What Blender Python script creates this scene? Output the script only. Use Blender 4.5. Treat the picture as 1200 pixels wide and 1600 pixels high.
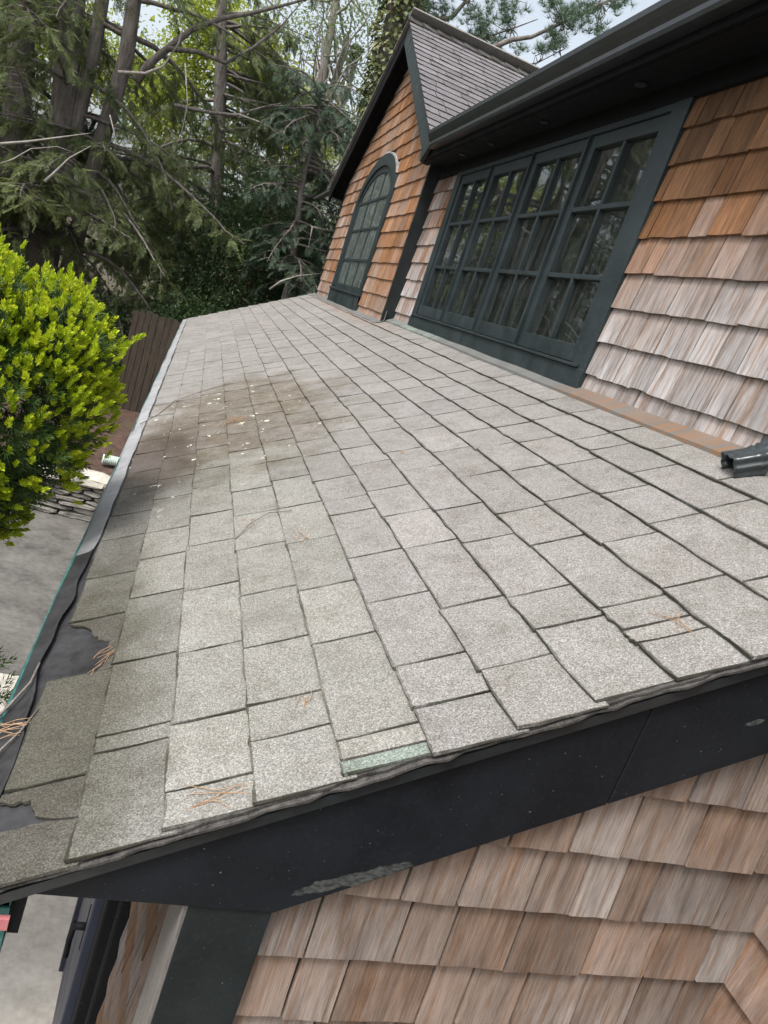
import bpy, math, random
import numpy as np
from mathutils import Matrix, Vector
random.seed(7); rng = np.random.default_rng(11)
for o in list(bpy.data.objects): bpy.data.objects.remove(o)
SC = bpy.context.scene; COL = SC.collection
rad = math.radians

# ------------------------------------------------------------------ camera
FPX = 1149.3
Rwc = np.array([[0.92451382, -0.21302422, 0.31606151],
                [0.23773999, -0.32585502, -0.91504],
                [0.29791591, 0.92110759, -0.25061309]])      # world -> camera (right, down, forward)
cam = bpy.data.cameras.new('camera'); camo = bpy.data.objects.new('camera', cam); COL.objects.link(camo)
cam.sensor_fit = 'VERTICAL'; cam.sensor_height = 24.0; cam.lens = FPX / 1600 * 24.0
cam.clip_start = 0.02; cam.clip_end = 2000
r, d, f = Rwc
camo.matrix_world = Matrix(((r[0], -d[0], -f[0], 0), (r[1], -d[1], -f[1], 0), (r[2], -d[2], -f[2], 0), (0, 0, 0, 1)))
SC.camera = camo
# ------------------------------------------------------------------ world, sun, exposure
SUN_EL, SUN_AZ = rad(60), rad(232)          # azimuth clockwise from +Y : light comes from behind-left of the camera
w = bpy.data.worlds.new('World'); SC.world = w; w.use_nodes = True
nt = w.node_tree; nt.nodes.clear()
sky = nt.nodes.new('ShaderNodeTexSky'); sky.sky_type = 'NISHITA'; sky.sun_disc = False
sky.sun_elevation = SUN_EL; sky.sun_rotation = SUN_AZ; sky.air_density = 1.0; sky.dust_density = 6.0; sky.ozone_density = 1.0
hs = nt.nodes.new('ShaderNodeHueSaturation'); hs.inputs['Hue'].default_value = 0.483; hs.inputs['Saturation'].default_value = 0.42; hs.inputs['Value'].default_value = 1.22
bg = nt.nodes.new('ShaderNodeBackground'); bg.inputs[1].default_value = 0.15
wo = nt.nodes.new('ShaderNodeOutputWorld')
nt.links.new(sky.outputs[0], hs.inputs['Color']); nt.links.new(hs.outputs[0], bg.inputs[0]); nt.links.new(bg.outputs[0], wo.inputs[0])
sl = bpy.data.lights.new('sun', 'SUN'); sl.energy = 1.5; sl.angle = rad(13); sl.color = (1, 0.97, 0.93)
so = bpy.data.objects.new('sun', sl); COL.objects.link(so)
sd = Vector((math.sin(SUN_AZ) * math.cos(SUN_EL), math.cos(SUN_AZ) * math.cos(SUN_EL), math.sin(SUN_EL)))
so.rotation_euler = sd.to_track_quat('Z', 'Y').to_euler(); so.location = sd * 40
SC.view_settings.view_transform = 'Standard'; SC.view_settings.look = 'None'
SC.view_settings.exposure = 0.78; SC.view_settings.gamma = 1.0; SC.view_settings.use_curve_mapping = False

def ray(u, v):
    return Rwc.T @ np.array([(u - 600) / FPX, (v - 800) / FPX, 1.0])
def atY(u, v, Y):
    q = ray(u, v); return q * (Y / q[1])
def atZ(u, v, Z):
    q = ray(u, v); return q * (Z / q[2])

# ------------------------------------------------------------------ materials
class NT:
    def __init__(s, name):
        s.m = bpy.data.materials.new(name); s.m.use_nodes = True; s.t = s.m.node_tree; s.n = s.t.nodes
        s.b = s.n['Principled BSDF']; s.out = s.n['Material Output']
    def node(s, typ, **kw):
        nd = s.n.new('ShaderNode' + typ)
        for k, v in kw.items():
            if hasattr(nd, k) and not k.startswith('i_'): setattr(nd, k, v)
        return nd
    def link(s, a, b): s.t.links.new(a, b)
    def val(s, sock, v):
        if hasattr(v, 'is_output') or isinstance(v, bpy.types.NodeSocket): s.link(v, sock)
        else: sock.default_value = v
    def noise(s, vec, scale, detail=3, rough=0.55, dist=0.0):
        nd = s.node('TexNoise'); s.link(vec, nd.inputs['Vector']); nd.inputs['Scale'].default_value = scale
        nd.inputs['Detail'].default_value = detail; nd.inputs['Roughness'].default_value = rough; nd.inputs['Distortion'].default_value = dist
        return nd.outputs['Fac']
    def voro(s, vec, scale, out='Color', feature='F1'):
        nd = s.node('TexVoronoi'); nd.feature = feature; s.link(vec, nd.inputs['Vector']); nd.inputs['Scale'].default_value = scale
        return nd.outputs[out]
    def ramp(s, fac, stops):
        nd = s.node('ValToRGB'); s.link(fac, nd.inputs[0]); el = nd.color_ramp.elements
        while len(el) < len(stops): el.new(0.5)
        for e, (p, c) in zip(el, stops):
            e.position = p; e.color = (c, c, c, 1) if isinstance(c, (int, float)) else (*c, 1)
        return nd.outputs[0]
    def mix(s, fac, a, b, mode='MIX'):
        nd = s.node('MixRGB'); nd.blend_type = mode
        s.val(nd.inputs[0], fac)
        for i, c in ((1, a), (2, b)):
            if isinstance(c, tuple): nd.inputs[i].default_value = (*c, 1) if len(c) == 3 else c
            else: s.link(c, nd.inputs[i])
        return nd.outputs[0]
    def math(s, op, a, b=0.0, clamp=False):
        nd = s.node('Math'); nd.operation = op; nd.use_clamp = clamp
        s.val(nd.inputs[0], a); s.val(nd.inputs[1], b); return nd.outputs[0]
    def mapping(s, vec, scale=(1, 1, 1), loc=None):
        nd = s.node('Mapping'); s.link(vec, nd.inputs[0]); nd.inputs['Scale'].default_value = scale
        if loc is not None: s.val(nd.inputs['Location'], loc)
        return nd.outputs[0]
    def bump(s, h, strength=0.3, dist=0.01):
        nd = s.node('Bump'); nd.inputs['Strength'].default_value = strength; nd.inputs['Distance'].default_value = dist
        s.link(h, nd.inputs['Height']); s.link(nd.outputs[0], s.b.inputs['Normal'])
    def set(s, color=None, rough=None, spec=None):
        if color is not None: s.val(s.b.inputs['Base Color'], (*color, 1) if isinstance(color, tuple) else color)
        if rough is not None: s.val(s.b.inputs['Roughness'], rough)
        if spec is not None: s.b.inputs['Specular IOR Level'].default_value = spec
        return s.m
    def pos(s): return s.node('NewGeometry').outputs['Position']
    def obj(s): return s.node('TexCoord').outputs['Object']
    def rpi(s): return s.node('NewGeometry').outputs['Random Per Island']

def ell_mask(M, pos, c, rr, nscale, namp, lo, hi):
    """blotch with a ragged outline round point c with radii rr"""
    sub = M.node('VectorMath'); sub.operation = 'SUBTRACT'; M.link(pos, sub.inputs[0]); sub.inputs[1].default_value = c
    dv = M.node('VectorMath'); dv.operation = 'DIVIDE'; M.link(sub.outputs[0], dv.inputs[0]); dv.inputs[1].default_value = rr
    ln = M.node('VectorMath'); ln.operation = 'LENGTH'; M.link(dv.outputs[0], ln.inputs[0])
    nz = M.noise(pos, nscale, 4)
    v = M.math('ADD', ln.outputs['Value'], M.math('MULTIPLY', M.math('SUBTRACT', nz, 0.5), namp))
    mr = M.node('MapRange'); M.link(v, mr.inputs[0]); mr.inputs[1].default_value = lo; mr.inputs[2].default_value = hi
    mr.inputs[3].default_value = 1; mr.inputs[4].default_value = 0
    return mr.outputs[0]

def roof_mat(name, island=False, cool=0.0, dim=0.97):
    M = NT(name); p = M.pos()
    gran = M.voro(p, 500)
    g1 = M.node('SeparateColor'); M.link(gran, g1.inputs[0])
    speck = M.ramp(g1.outputs[0], [(0, (0.058, 0.056, 0.054)), (0.24, (0.124, 0.120, 0.114)), (0.5, (0.212, 0.206, 0.196)), (0.76, (0.285, 0.277, 0.264)), (1, (0.45, 0.44, 0.42))])
    mid = M.noise(p, 120, 2)
    c = M.mix(M.math('ADD', M.math('MULTIPLY', mid, 0.5), 0.16), speck, (0.204, 0.197, 0.182))
    big = M.noise(p, 2.3, 4)
    c = M.mix(M.ramp(big, [(0.42, 0.0), (0.62, 0.42)]), c, M.mix(1.0, c, (0.84, 0.855, 0.81), 'MULTIPLY'))
    big2 = M.noise(M.mapping(p, (1, 1, 1), (9, 3, 1)), 5.5, 5)
    c = M.mix(M.ramp(big2, [(0.5, 0.0), (0.7, 0.55)]), c, M.mix(1.0, c, (0.78, 0.755, 0.735), 'MULTIPLY'))
    if island:
        rnd = M.rpi()
        tint = M.ramp(rnd, [(0, (0.9, 0.9, 0.9)), (0.5, (1, 1, 1)), (1, (1.08, 1.07, 1.06))])
    else:
        oi = M.node('ObjectInfo'); tint = oi.outputs['Color']
    c = M.mix(1.0, c, tint, 'MULTIPLY'); c = M.mix(1.0, c, (dim * .99, dim * .99, dim), 'MULTIPLY'); c = M.mix(M.ramp(M.noise(p, 17, 5, 0.7), [(0.47, 0.0), (0.68, 1.0)]), c, M.mix(1.0, c, (0.80, 0.785, 0.76), 'MULTIPLY'))
    if not island or True:
        # moss close to the joints, on the eave side
        if not island:
            sx = M.node('SeparateXYZ'); M.link(M.obj(), sx.inputs[0])
            nz = M.noise(p, 60, 3)
            e1 = M.math('LESS_THAN', sx.outputs[0], M.math('MULTIPLY', nz, 0.007))
            e2 = M.math('GREATER_THAN', M.math('ABSOLUTE', sx.outputs[1]), M.math('SUBTRACT', 0.5, M.math('MULTIPLY', nz, 0.014)))
            ed = M.math('MULTIPLY', M.math('MAXIMUM', e1, e2), M.ramp(M.noise(p, 9, 3), [(0.35, 0.25), (0.6, 0.85)]))
            c = M.mix(ed, c, (0.034, 0.034, 0.022))
        # brown leaf-stained blotch and lichen
        st = ell_mask(M, p, (0.30, 3.75, -0.7), (0.60, 1.3, 0.9), 4.0, 1.3, 0.55, 0.95)
        c = M.mix(M.math('MULTIPLY', M.math('MULTIPLY', st, M.ramp(M.noise(p, 11, 5, 0.7), [(0.3, 0.45), (0.6, 1.0)])), 0.9), c, M.mix(1.0, c, (0.52, 0.45, 0.34), 'MULTIPLY'))
        st2 = ell_mask(M, p, (-0.02, 3.15, -0.93), (0.26, 0.70, 0.3), 6.0, 0.9, 0.5, 1.05)
        c = M.mix(M.math('MULTIPLY', st2, 0.85), c, M.mix(1.0, c, (0.42, 0.36, 0.33), 'MULTIPLY'))
        zone = ell_mask(M, p, (0.22, 3.6, -0.8), (0.55, 1.35, 0.8), 4.0, 0.8, 0.6, 1.0)
        lich = M.ramp(M.noise(M.mapping(p, (1, 0.62, 1)), 24, 4, 0.6), [(0.635, 0.0), (0.66, 1.0)])
        lich2 = M.ramp(M.noise(p, 7, 2), [(0.5, 0.0), (0.58, 1.0)])
        c = M.mix(M.math('MULTIPLY', M.math('MULTIPLY', lich, lich2), zone), c, (0.62, 0.64, 0.55))
        low = ell_mask(M, p, (-0.07, 1.4, -0.93), (0.24, 0.95, 0.3), 6.0, 0.9, 0.45, 1.0)
        c = M.mix(M.math('MULTIPLY', low, 0.9), c, M.mix(1.0, c, (0.44, 0.43, 0.36), 'MULTIPLY'))
        pink = ell_mask(M, p, (1.38, 7.6, -0.1), (0.12, 2.4, 0.2), 2.0, 0.5, 0.6, 1.0)
        c = M.mix(M.math('MULTIPLY', pink, 0.5), c, M.mix(1.0, c, (1.1, 0.86, 0.74), 'MULTIPLY'))
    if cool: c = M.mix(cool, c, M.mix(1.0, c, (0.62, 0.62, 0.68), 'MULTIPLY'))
    M.set(c, 0.95, 0.25)
    M.bump(M.math('ADD', g1.outputs[1], mid), 0.55, 0.0022)
    return M.m

def cedar_mat(name):
    M = NT(name); o = M.obj(); oi = M.node('ObjectInfo')
    sc = M.node('SeparateColor'); M.link(oi.outputs['Color'], sc.inputs[0])
    R_, G_, B_ = sc.outputs
    off = M.math('MULTIPLY', oi.outputs['Random'], 57.0)
    cx = M.node('CombineXYZ'); M.link(off, cx.inputs[0]); M.link(off, cx.inputs[1]); M.link(off, cx.inputs[2])
    v = M.mapping(o, (1, 1, 1), cx.outputs[0])
    grain = M.noise(M.mapping(v, (3, 9, 1.6)), 3.5, 5, 0.7, 0.6)
    fine = M.noise(M.mapping(v, (8, 17, 3.4)), 4.0, 5, 0.75, 0.5)
    streak = M.noise(M.mapping(v, (3, 4.5, 1.6)), 1.6, 3, 0.5, 0.4)
    blot = M.noise(v, 14, 3)
    g_ = M.ramp(grain, [(0.3, 0), (0.7, 1)])
    brown = M.mix(g_, (0.078, 0.040, 0.022), (0.235, 0.127, 0.064))
    orange = M.mix(g_, (0.125, 0.040, 0.012), (0.39, 0.175, 0.058))
    silver = M.mix(M.ramp(fine, [(0.3, 0), (0.7, 1)]), (0.205, 0.199, 0.196), (0.43, 0.427, 0.43))
    silver = M.mix(oi.outputs['Alpha'], M.mix(1.0, silver, (1.02, 0.915, 0.80), 'MULTIPLY'), silver)
    pale = (0.46, 0.335, 0.22)
    fo = M.math('MULTIPLY', G_, M.ramp(streak, [(0.38, 0.25), (0.6, 1.0)]), True)
    c = M.mix(fo, brown, orange)
    c = M.mix(M.math('MULTIPLY', M.ramp(fine, [(0.5, 0), (0.8, 1)]), 0.34), c, pale)
    fs = M.math('MULTIPLY', R_, M.ramp(M.math('ADD', M.math('MULTIPLY', streak, 0.65), M.math('MULTIPLY', blot, 0.35)), [(0.36, 0.30), (0.54, 1.0)]), True)
    sz = M.node('SeparateXYZ'); M.link(o, sz.inputs[0]); fs = M.math('MULTIPLY', fs, M.ramp(M.math('MULTIPLY', sz.outputs[2], 7.0), [(0.1, 1.0), (1.0, 0.72)]))
    c = M.mix(fs, c, silver)
    dark = M.mix(1.0, M.ramp(fine, [(0.26, 0.72), (0.42, 1.0)]), M.ramp(M.noise(M.mapping(v, (1, 2.2, 5)), 1.5, 3), [(0.32, 0.70), (0.6, 1.06)]), 'MULTIPLY')
    c = M.mix(1.0, c, dark, 'MULTIPLY')
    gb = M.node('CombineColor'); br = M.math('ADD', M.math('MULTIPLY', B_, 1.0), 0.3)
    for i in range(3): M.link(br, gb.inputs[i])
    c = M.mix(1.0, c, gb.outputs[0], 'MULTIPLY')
    M.set(c, 0.85, 0.2)
    M.bump(M.math('ADD', grain, fine), 0.4, 0.003)
    return M.m

def paint_mat(name, col, rough=0.45, specks=0.6, scuff=None, spec=0.4):
    M = NT(name); p = M.pos()
    n = M.noise(p, 6, 4); c = M.mix(M.ramp(n, [(0.35, 0), (0.7, 1)]), tuple(x * 0.8 for x in col), tuple(x * 1.25 for x in col))
    g = M.noise(M.mapping(p, (22, 5, 22)), 5, 4)
    c = M.mix(M.math('MULTIPLY', M.ramp(g, [(0.5, 0), (0.75, 1)]), 0.22), c, tuple(x * 2.2 + 0.008 for x in col))
    sp = M.ramp(M.noise(p, 190, 1), [(0.755, 0), (0.78, 1)])
    c = M.mix(M.math('MULTIPLY', sp, specks), c, (0.22, 0.23, 0.23))
    if scuff:
        for (cc, rr) in scuff:
            mp = M.node('Mapping'); M.link(p, mp.inputs[0]); mp.inputs['Rotation'].default_value = (0, math.atan(0.5568) * .8, 0)
            cc = tuple(Matrix.Rotation(math.atan(0.5568) * .8, 3, 'Y') @ Vector(cc))
            k = ell_mask(M, mp.outputs[0], cc, rr, 30.0, 1.3, 0.7, 0.8)
            gr = M.ramp(M.noise(M.mapping(p, (30, 8, 60)), 3, 4), [(0.35, 0.25), (0.6, 1)])
            c = M.mix(M.math('MULTIPLY', M.math('MULTIPLY', k, gr), 0.55), c, (0.12, 0.13, 0.12))
    M.set(c, M.ramp(n, [(0.3, rough - 0.08), (0.7, rough + 0.15)]), spec)
    M.bump(M.math('ADD', n, M.math('MULTIPLY', g, 0.4)), 0.15, 0.004)
    return M.m

def simple_mat(name, a, b, scale=8, rough=0.8, bump=0.3, bdist=0.01, stretch=(1, 1, 1), use='pos', spec=0.3, detail=5):
    M = NT(name); p = M.mapping(M.pos() if use == 'pos' else M.obj(), stretch)
    n = M.noise(p, scale, detail, 0.62); n2 = M.noise(p, scale * 7, 3)
    k = M.math('ADD', M.math('MULTIPLY', n, 0.65), M.math('MULTIPLY', n2, 0.35))
    M.set(M.mix(M.ramp(k, [(0.34, 0), (0.66, 1)]), a, b), rough, spec)
    if bump: M.bump(k, bump, bdist)
    return M.m

def leaf_mat(name, cols, trans=0.3, rough=0.5, nscale=0.9):
    """cols: list of base colours picked leaf by leaf and clump by clump"""
    M = NT(name); rnd = M.rpi(); p = M.pos(); nz = M.noise(p, nscale, 3)
    k = M.math('ADD', M.math('MULTIPLY', rnd, 0.55), M.math('MULTIPLY', M.ramp(nz, [(0.3, 0), (0.7, 1)]), 0.45))
    st = [(i / (len(cols) - 1), c) for i, c in enumerate(cols)]
    c = M.ramp(k, st)
    M.set(c, rough, 0.3)
    tr = M.node('BsdfTranslucent'); M.link(c, tr.inputs[0])
    mx = M.node('MixShader'); mx.inputs[0].default_value = trans
    M.link(M.b.outputs[0], mx.inputs[1]); M.link(tr.outputs[0], mx.inputs[2]); M.link(mx.outputs[0], M.out.inputs[0])
    return M.m

def glass_mat(name, ior=1.85, d0=.02, d1=.09):
    M = NT(name); fr = M.node('Fresnel'); fr.inputs[0].default_value = ior
    tr = M.node('BsdfTransparent'); tr.inputs[0].default_value = (0.86, 0.92, 0.9, 1)
    gl = M.node('BsdfGlossy'); gl.inputs['Roughness'].default_value = 0.015; gl.inputs[0].default_value = (0.95, 0.97, 0.97, 1)
    n = M.noise(M.pos(), 3.0, 2); bp = M.node('Bump'); bp.inputs['Strength'].default_value = 0.05; bp.inputs['Distance'].default_value = 0.02
    M.link(n, bp.inputs['Height']); M.link(bp.outputs[0], gl.inputs['Normal'])
    mx = M.node('MixShader'); M.link(fr.outputs[0], mx.inputs[0]); M.link(tr.outputs[0], mx.inputs[1]); M.link(gl.outputs[0], mx.inputs[2])
    dirt_refl = M.node('BsdfDiffuse'); dirt_refl.inputs[0].default_value = (0.34, 0.41, 0.39, 1)  # pane film, thickened and tinted to paint in paler reflections
    m2 = M.node('MixShader'); dn = M.ramp(M.noise(M.mapping(M.pos(), (3, 7, 1.2)), 3, 4), [(0.4, d0), (0.75, d1)]); M.link(dn, m2.inputs[0])
    M.link(mx.outputs[0], m2.inputs[1]); M.link(dirt_refl.outputs[0], m2.inputs[2]); M.link(m2.outputs[0], M.out.inputs[0])
    return M.m

MAT = dict(
    shingle=roof_mat('asphalt_shingle'), shingle_far=roof_mat('asphalt_shingle_field', True), shingle_torn=roof_mat('torn_asphalt', True, 0.0, 0.6),
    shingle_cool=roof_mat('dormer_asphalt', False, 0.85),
    cedar=cedar_mat('cedar'),
    paint=paint_mat('dark_trim_paint', (0.019, 0.027, 0.029), 0.45, 0.35, None, 0.25),
    fascia=paint_mat('rake_board_paint', (0.0065, 0.0085, 0.0115), 0.55, 0.6, [((0.465, 0.925, -0.868), (0.13, 0.05, 0.017)), ((1.07, 0.925, -0.455), (0.022, 0.05, 0.006))], 0.25),
    black=paint_mat('soffit_paint', (0.0045, 0.005, 0.006), 0.7, 0.2, None, 0.12),
    corner=paint_mat('corner_board_paint', (0.013, 0.017, 0.018), 0.5, 0.6, None, 0.25),
    navy=paint_mat('door_paint', (0.010, 0.014, 0.028), 0.4, 0.2),
    metal=simple_mat('gutter_metal', (0.010, 0.012, 0.014), (0.022, 0.026, 0.028), 9, 0.35, 0.06, 0.003, spec=0.5),
    teal=simple_mat('teal_gutter_metal', (0.012, 0.075, 0.068), (0.05, 0.17, 0.15), 14, 0.45, 0.1, 0.003),
    edge=simple_mat('cut_asphalt_edge', (0.012, 0.011, 0.010), (0.10, 0.096, 0.09), 45, 0.95, 0.6, 0.003),
    guardfar=simple_mat('pale_guard', (0.16, 0.165, 0.17), (0.30, 0.305, 0.31), 4, 0.5, 0.2, 0.004),
    membrane=simple_mat('gutter_membrane', (0.013, 0.0135, 0.0145), (0.045, 0.046, 0.049), 7, 0.55, 0.3, 0.006),
    deck=simple_mat('roof_deck', (0.008, 0.008, 0.006), (0.02, 0.02, 0.012), 30, 0.95),
    sheath=simple_mat('wall_backing', (0.03, 0.022, 0.016), (0.06, 0.045, 0.03), 20, 0.9),
    greywood=simple_mat('grey_wood', (0.07, 0.065, 0.06), (0.19, 0.18, 0.17), 5, 0.85, 0.4, 0.005, (30, 30, 1.5)),
    whitetrim=simple_mat('bare_trim_edge', (0.10, 0.10, 0.10), (0.34, 0.33, 0.32), 15, 0.8),
    glass=glass_mat('window_glass'), skyglass=glass_mat('sky_haze_glass', 1.6, .12, .3),  # arched panes: sky reflection put in as a denser pale film
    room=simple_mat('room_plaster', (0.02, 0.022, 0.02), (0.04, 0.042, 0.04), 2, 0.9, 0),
    curtain=simple_mat('curtain_cloth', (0.32, 0.33, 0.31), (0.5, 0.51, 0.48), 4, 0.9, 0.2, 0.01, (1, 25, 1)),
    concrete=simple_mat('concrete', (0.27, 0.255, 0.225), (0.43, 0.41, 0.37), 5, 0.9, 0.5, 0.006),
    asphalt=simple_mat('asphalt', (0.055, 0.053, 0.048), (0.145, 0.141, 0.130), 3.0, 0.85, 0.5, 0.006, detail=10),
    mulch=simple_mat('mulch', (0.028, 0.017, 0.012), (0.105, 0.066, 0.050), 6, 0.95, 1.0, 0.03),
    soil=simple_mat('soil', (0.035, 0.03, 0.018), (0.09, 0.075, 0.045), 2, 0.95, 0.8, 0.03),
    stone=simple_mat('fieldstone', (0.085, 0.082, 0.072), (0.27, 0.26, 0.23), 7, 0.85, 0.7, 0.012),
    capstone=simple_mat('pale_capstone', (0.30, 0.285, 0.24), (0.56, 0.54, 0.47), 6, 0.85, 0.6, 0.012),
    fence=simple_mat('fence_wood', (0.024, 0.019, 0.013), (0.075, 0.060, 0.045), 4, 0.9, 0.5, 0.006, (14, 14, 1)),
    pipe=simple_mat('drain_pipe_plastic', (0.36, 0.45, 0.41), (0.5, 0.58, 0.53), 5, 0.5, 0.1),
    bark=simple_mat('bark', (0.06, 0.052, 0.046), (0.23, 0.21, 0.19), 3.0, 0.95, 1.0, 0.05, (5, 5, 1)),
    bark_red=simple_mat('red_bark', (0.035, 0.022, 0.016), (0.12, 0.080, 0.060), 3.0, 0.95, 1.0, 0.05, (6, 6, 1)),
    bark_pale=simple_mat('pale_bark', (0.16, 0.15, 0.13), (0.34, 0.32, 0.29), 4.0, 0.9, 0.8, 0.03, (4, 4, 1)),
    twig=simple_mat('dead_twig', (0.08, 0.07, 0.06), (0.22, 0.20, 0.18), 20, 0.9, 0.3),
    hemlock=leaf_mat('hemlock_needles', [(0.032, 0.050, 0.021), (0.075, 0.105, 0.040), (0.14, 0.175, 0.066), (0.25, 0.265, 0.10)], 0.4),
    evergreen=leaf_mat('evergreen_leaves', [(0.018, 0.036, 0.016), (0.048, 0.085, 0.038), (0.09, 0.145, 0.055), (0.16, 0.21, 0.075)], 0.32, 0.35),
    bluegreen=leaf_mat('cypress_needles', [(0.022, 0.042, 0.028), (0.045, 0.078, 0.046), (0.09, 0.125, 0.068)], 0.2),
    spring=leaf_mat('spring_leaves', [(0.14, 0.20, 0.03), (0.30, 0.36, 0.05), (0.48, 0.50, 0.08)], 0.5),
    palegreen=leaf_mat('pale_leaves', [(0.10, 0.15, 0.06), (0.18, 0.25, 0.10), (0.28, 0.34, 0.15)], 0.45),
    ivy=leaf_mat('ivy_leaves', [(0.02, 0.035, 0.012), (0.07, 0.10, 0.03), (0.17, 0.18, 0.07), (0.26, 0.25, 0.12)], 0.25, 0.4, 2.5),
    pine=leaf_mat('pine_needles', [(0.04, 0.075, 0.05), (0.075, 0.125, 0.075), (0.12, 0.18, 0.10)], 0.25),
    yewdark=leaf_mat('yew_needles', [(0.016, 0.034, 0.009), (0.036, 0.075, 0.017), (0.085, 0.15, 0.028)], 0.2, 0.4, 8),
    yewnew=leaf_mat('yew_new_growth', [(0.17, 0.29, 0.012), (0.38, 0.48, 0.02), (0.66, 0.66, 0.045)], 0.35, 0.45, 10),
    needle=simple_mat('fallen_needles', (0.20, 0.11, 0.055), (0.38, 0.26, 0.16), 40, 0.8, 0),
    pinkflap=simple_mat('faded_red_plastic', (0.35, 0.10, 0.12), (0.5, 0.2, 0.2), 10, 0.6, 0),
    slate=simple_mat('far_roofing', (0.10, 0.10, 0.11), (0.2, 0.2, 0.21), 3, 0.9, 0),
    siding=simple_mat('far_siding', (0.45, 0.46, 0.47), (0.6, 0.6, 0.6), 3, 0.8, 0),
)

# ------------------------------------------------------------------ object helpers
def props(o, label=None, cat=None, group=None, kind=None):
    if label: o['label'] = label
    if cat: o['category'] = cat
    if group: o['group'] = group
    if kind: o['kind'] = kind
    return o
def empty(name, loc, **k):
    o = bpy.data.objects.new(name, None); o.location = loc; o.empty_display_size = 0.2; COL.objects.link(o); return props(o, **k)
def attach(o, parent):
    if parent is not None:
        o.parent = parent
        if parent.type == 'EMPTY': o.matrix_parent_inverse = Matrix.Translation(-parent.location)
    return o
def mesh_obj(name, verts, faces, mat, parent=None, smooth=False, **k):
    me = bpy.data.meshes.new(name); me.from_pydata([tuple(v) for v in verts], [], [tuple(q) for q in faces])
    if smooth: me.shade_smooth()
    me.materials.append(mat); o = bpy.data.objects.new(name, me); COL.objects.link(o); attach(o, parent); return props(o, **k)
def tri_obj(name, V, nper, mat, parent=None, **k):
    """V (N*nper,3): N separate polygons of nper corners"""
    V = np.ascontiguousarray(V, dtype=np.float32); n = len(V); m = n // nper
    me = bpy.data.meshes.new(name); me.vertices.add(n); me.vertices.foreach_set('co', V.ravel())
    me.loops.add(n); me.loops.foreach_set('vertex_index', np.arange(n, dtype=np.int32))
    me.polygons.add(m); me.polygons.foreach_set('loop_start', np.arange(0, n, nper, dtype=np.int32))
    me.update(calc_edges=True)
    me.materials.append(mat); o = bpy.data.objects.new(name, me); COL.objects.link(o); attach(o, parent); return props(o, **k)
class MB:
    def __init__(s): s.v = []; s.f = []
    def add(s, v, f):
        b = len(s.v); s.v += [tuple(x) for x in v]; s.f += [tuple(i + b for i in q) for q in f]; return s
    def box(s, x0, x1, y0, y1, z0, z1):
        v = [(x, y, z) for x in (x0, x1) for y in (y0, y1) for z in (z0, z1)]
        return s.add(v, [(0, 1, 3, 2), (4, 6, 7, 5), (0, 4, 5, 1), (2, 3, 7, 6), (0, 2, 6, 4), (1, 5, 7, 3)])
    def prism(s, poly, axis, a, b):
        """poly: 2-D outline, extruded along axis 0/1/2 from a to b"""
        n = len(poly)
        def P(q, t):
            l = list(q); l.insert(axis, t); return l
        v = [P(q, a) for q in poly] + [P(q, b) for q in poly]
        return s.add(v, [tuple(range(n)), tuple(range(2 * n - 1, n - 1, -1))] + [(i, i + n, (i + 1) % n + n, (i + 1) % n) for i in range(n)])
    def tube(s, pts, rads, sides=8, cap=True):
        pts = [Vector(p) for p in pts]; n = len(pts); b = len(s.v); up = Vector((0.31, 0.17, 0.93)).normalized()
        for i, p in enumerate(pts):
            t = (pts[min(i + 1, n - 1)] - pts[max(i - 1, 0)]).normalized()
            a = t.cross(up)
            if a.length < 1e-3: a = t.cross(Vector((1, 0, 0)))
            a.normalize(); c = t.cross(a)
            for j in range(sides):
                q = 2 * math.pi * j / sides; s.v.append(tuple(p + (a * math.cos(q) + c * math.sin(q)) * rads[i]))
        for i in range(n - 1):
            for j in range(sides):
                k = (j + 1) % sides; s.f.append((b + i * sides + j, b + i * sides + k, b + (i + 1) * sides + k, b + (i + 1) * sides + j))
        if cap:
            s.f.append(tuple(b + j for j in range(sides))[::-1]); s.f.append(tuple(b + (n - 1) * sides + j for j in range(sides)))
        return s
    def obj(s, name, mat, parent=None, smooth=False, bevel=0, **k):
        o = mesh_obj(name, s.v, s.f, mat, parent, smooth, **k)
        if bevel:
            m = o.modifiers.new('bevel', 'BEVEL'); m.width = bevel; m.segments = 2; m.limit_method = 'ANGLE'
        return o
def place(me, name, M, mat_color, parent):
    o = bpy.data.objects.new(name, me); COL.objects.link(o); attach(o, parent); o.matrix_basis = M
    if mat_color: o.color = mat_color
    return o

# ------------------------------------------------------------------ layout numbers (metres, camera at the origin)
GZ = -3.30            # driveway level
TZ = -2.80            # planting bed behind the stone wall
SL = 0.5568; ANG = math.atan(SL); CA, SA = math.cos(ANG), math.sin(ANG)
RZ = lambda x: SL * x - 0.8974
XE = -0.106; EXPO = 0.1396
YR, YF = 0.915, 10.72  # near and far rake of the porch roof
XW = 1.53; XG = 1.44
U = Vector((CA, 0, SA)); NN = Vector((-SA, 0, CA)); P0 = Vector((XE, 0, RZ(XE)))
def roofM(s, y, h=0.0, sy=1.0, rz=0.0):
    p = P0 + U * s + Vector((0, y, 0)) + NN * h
    M = Matrix(((U.x, 0, NN.x, p.x), (0, 1, 0, p.y), (U.z, 0, NN.z, p.z), (0, 0, 0, 1)))
    return M @ Matrix.Rotation(rz, 4, 'Z') @ Matrix.Diagonal((1, sy, 1, 1))

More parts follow.
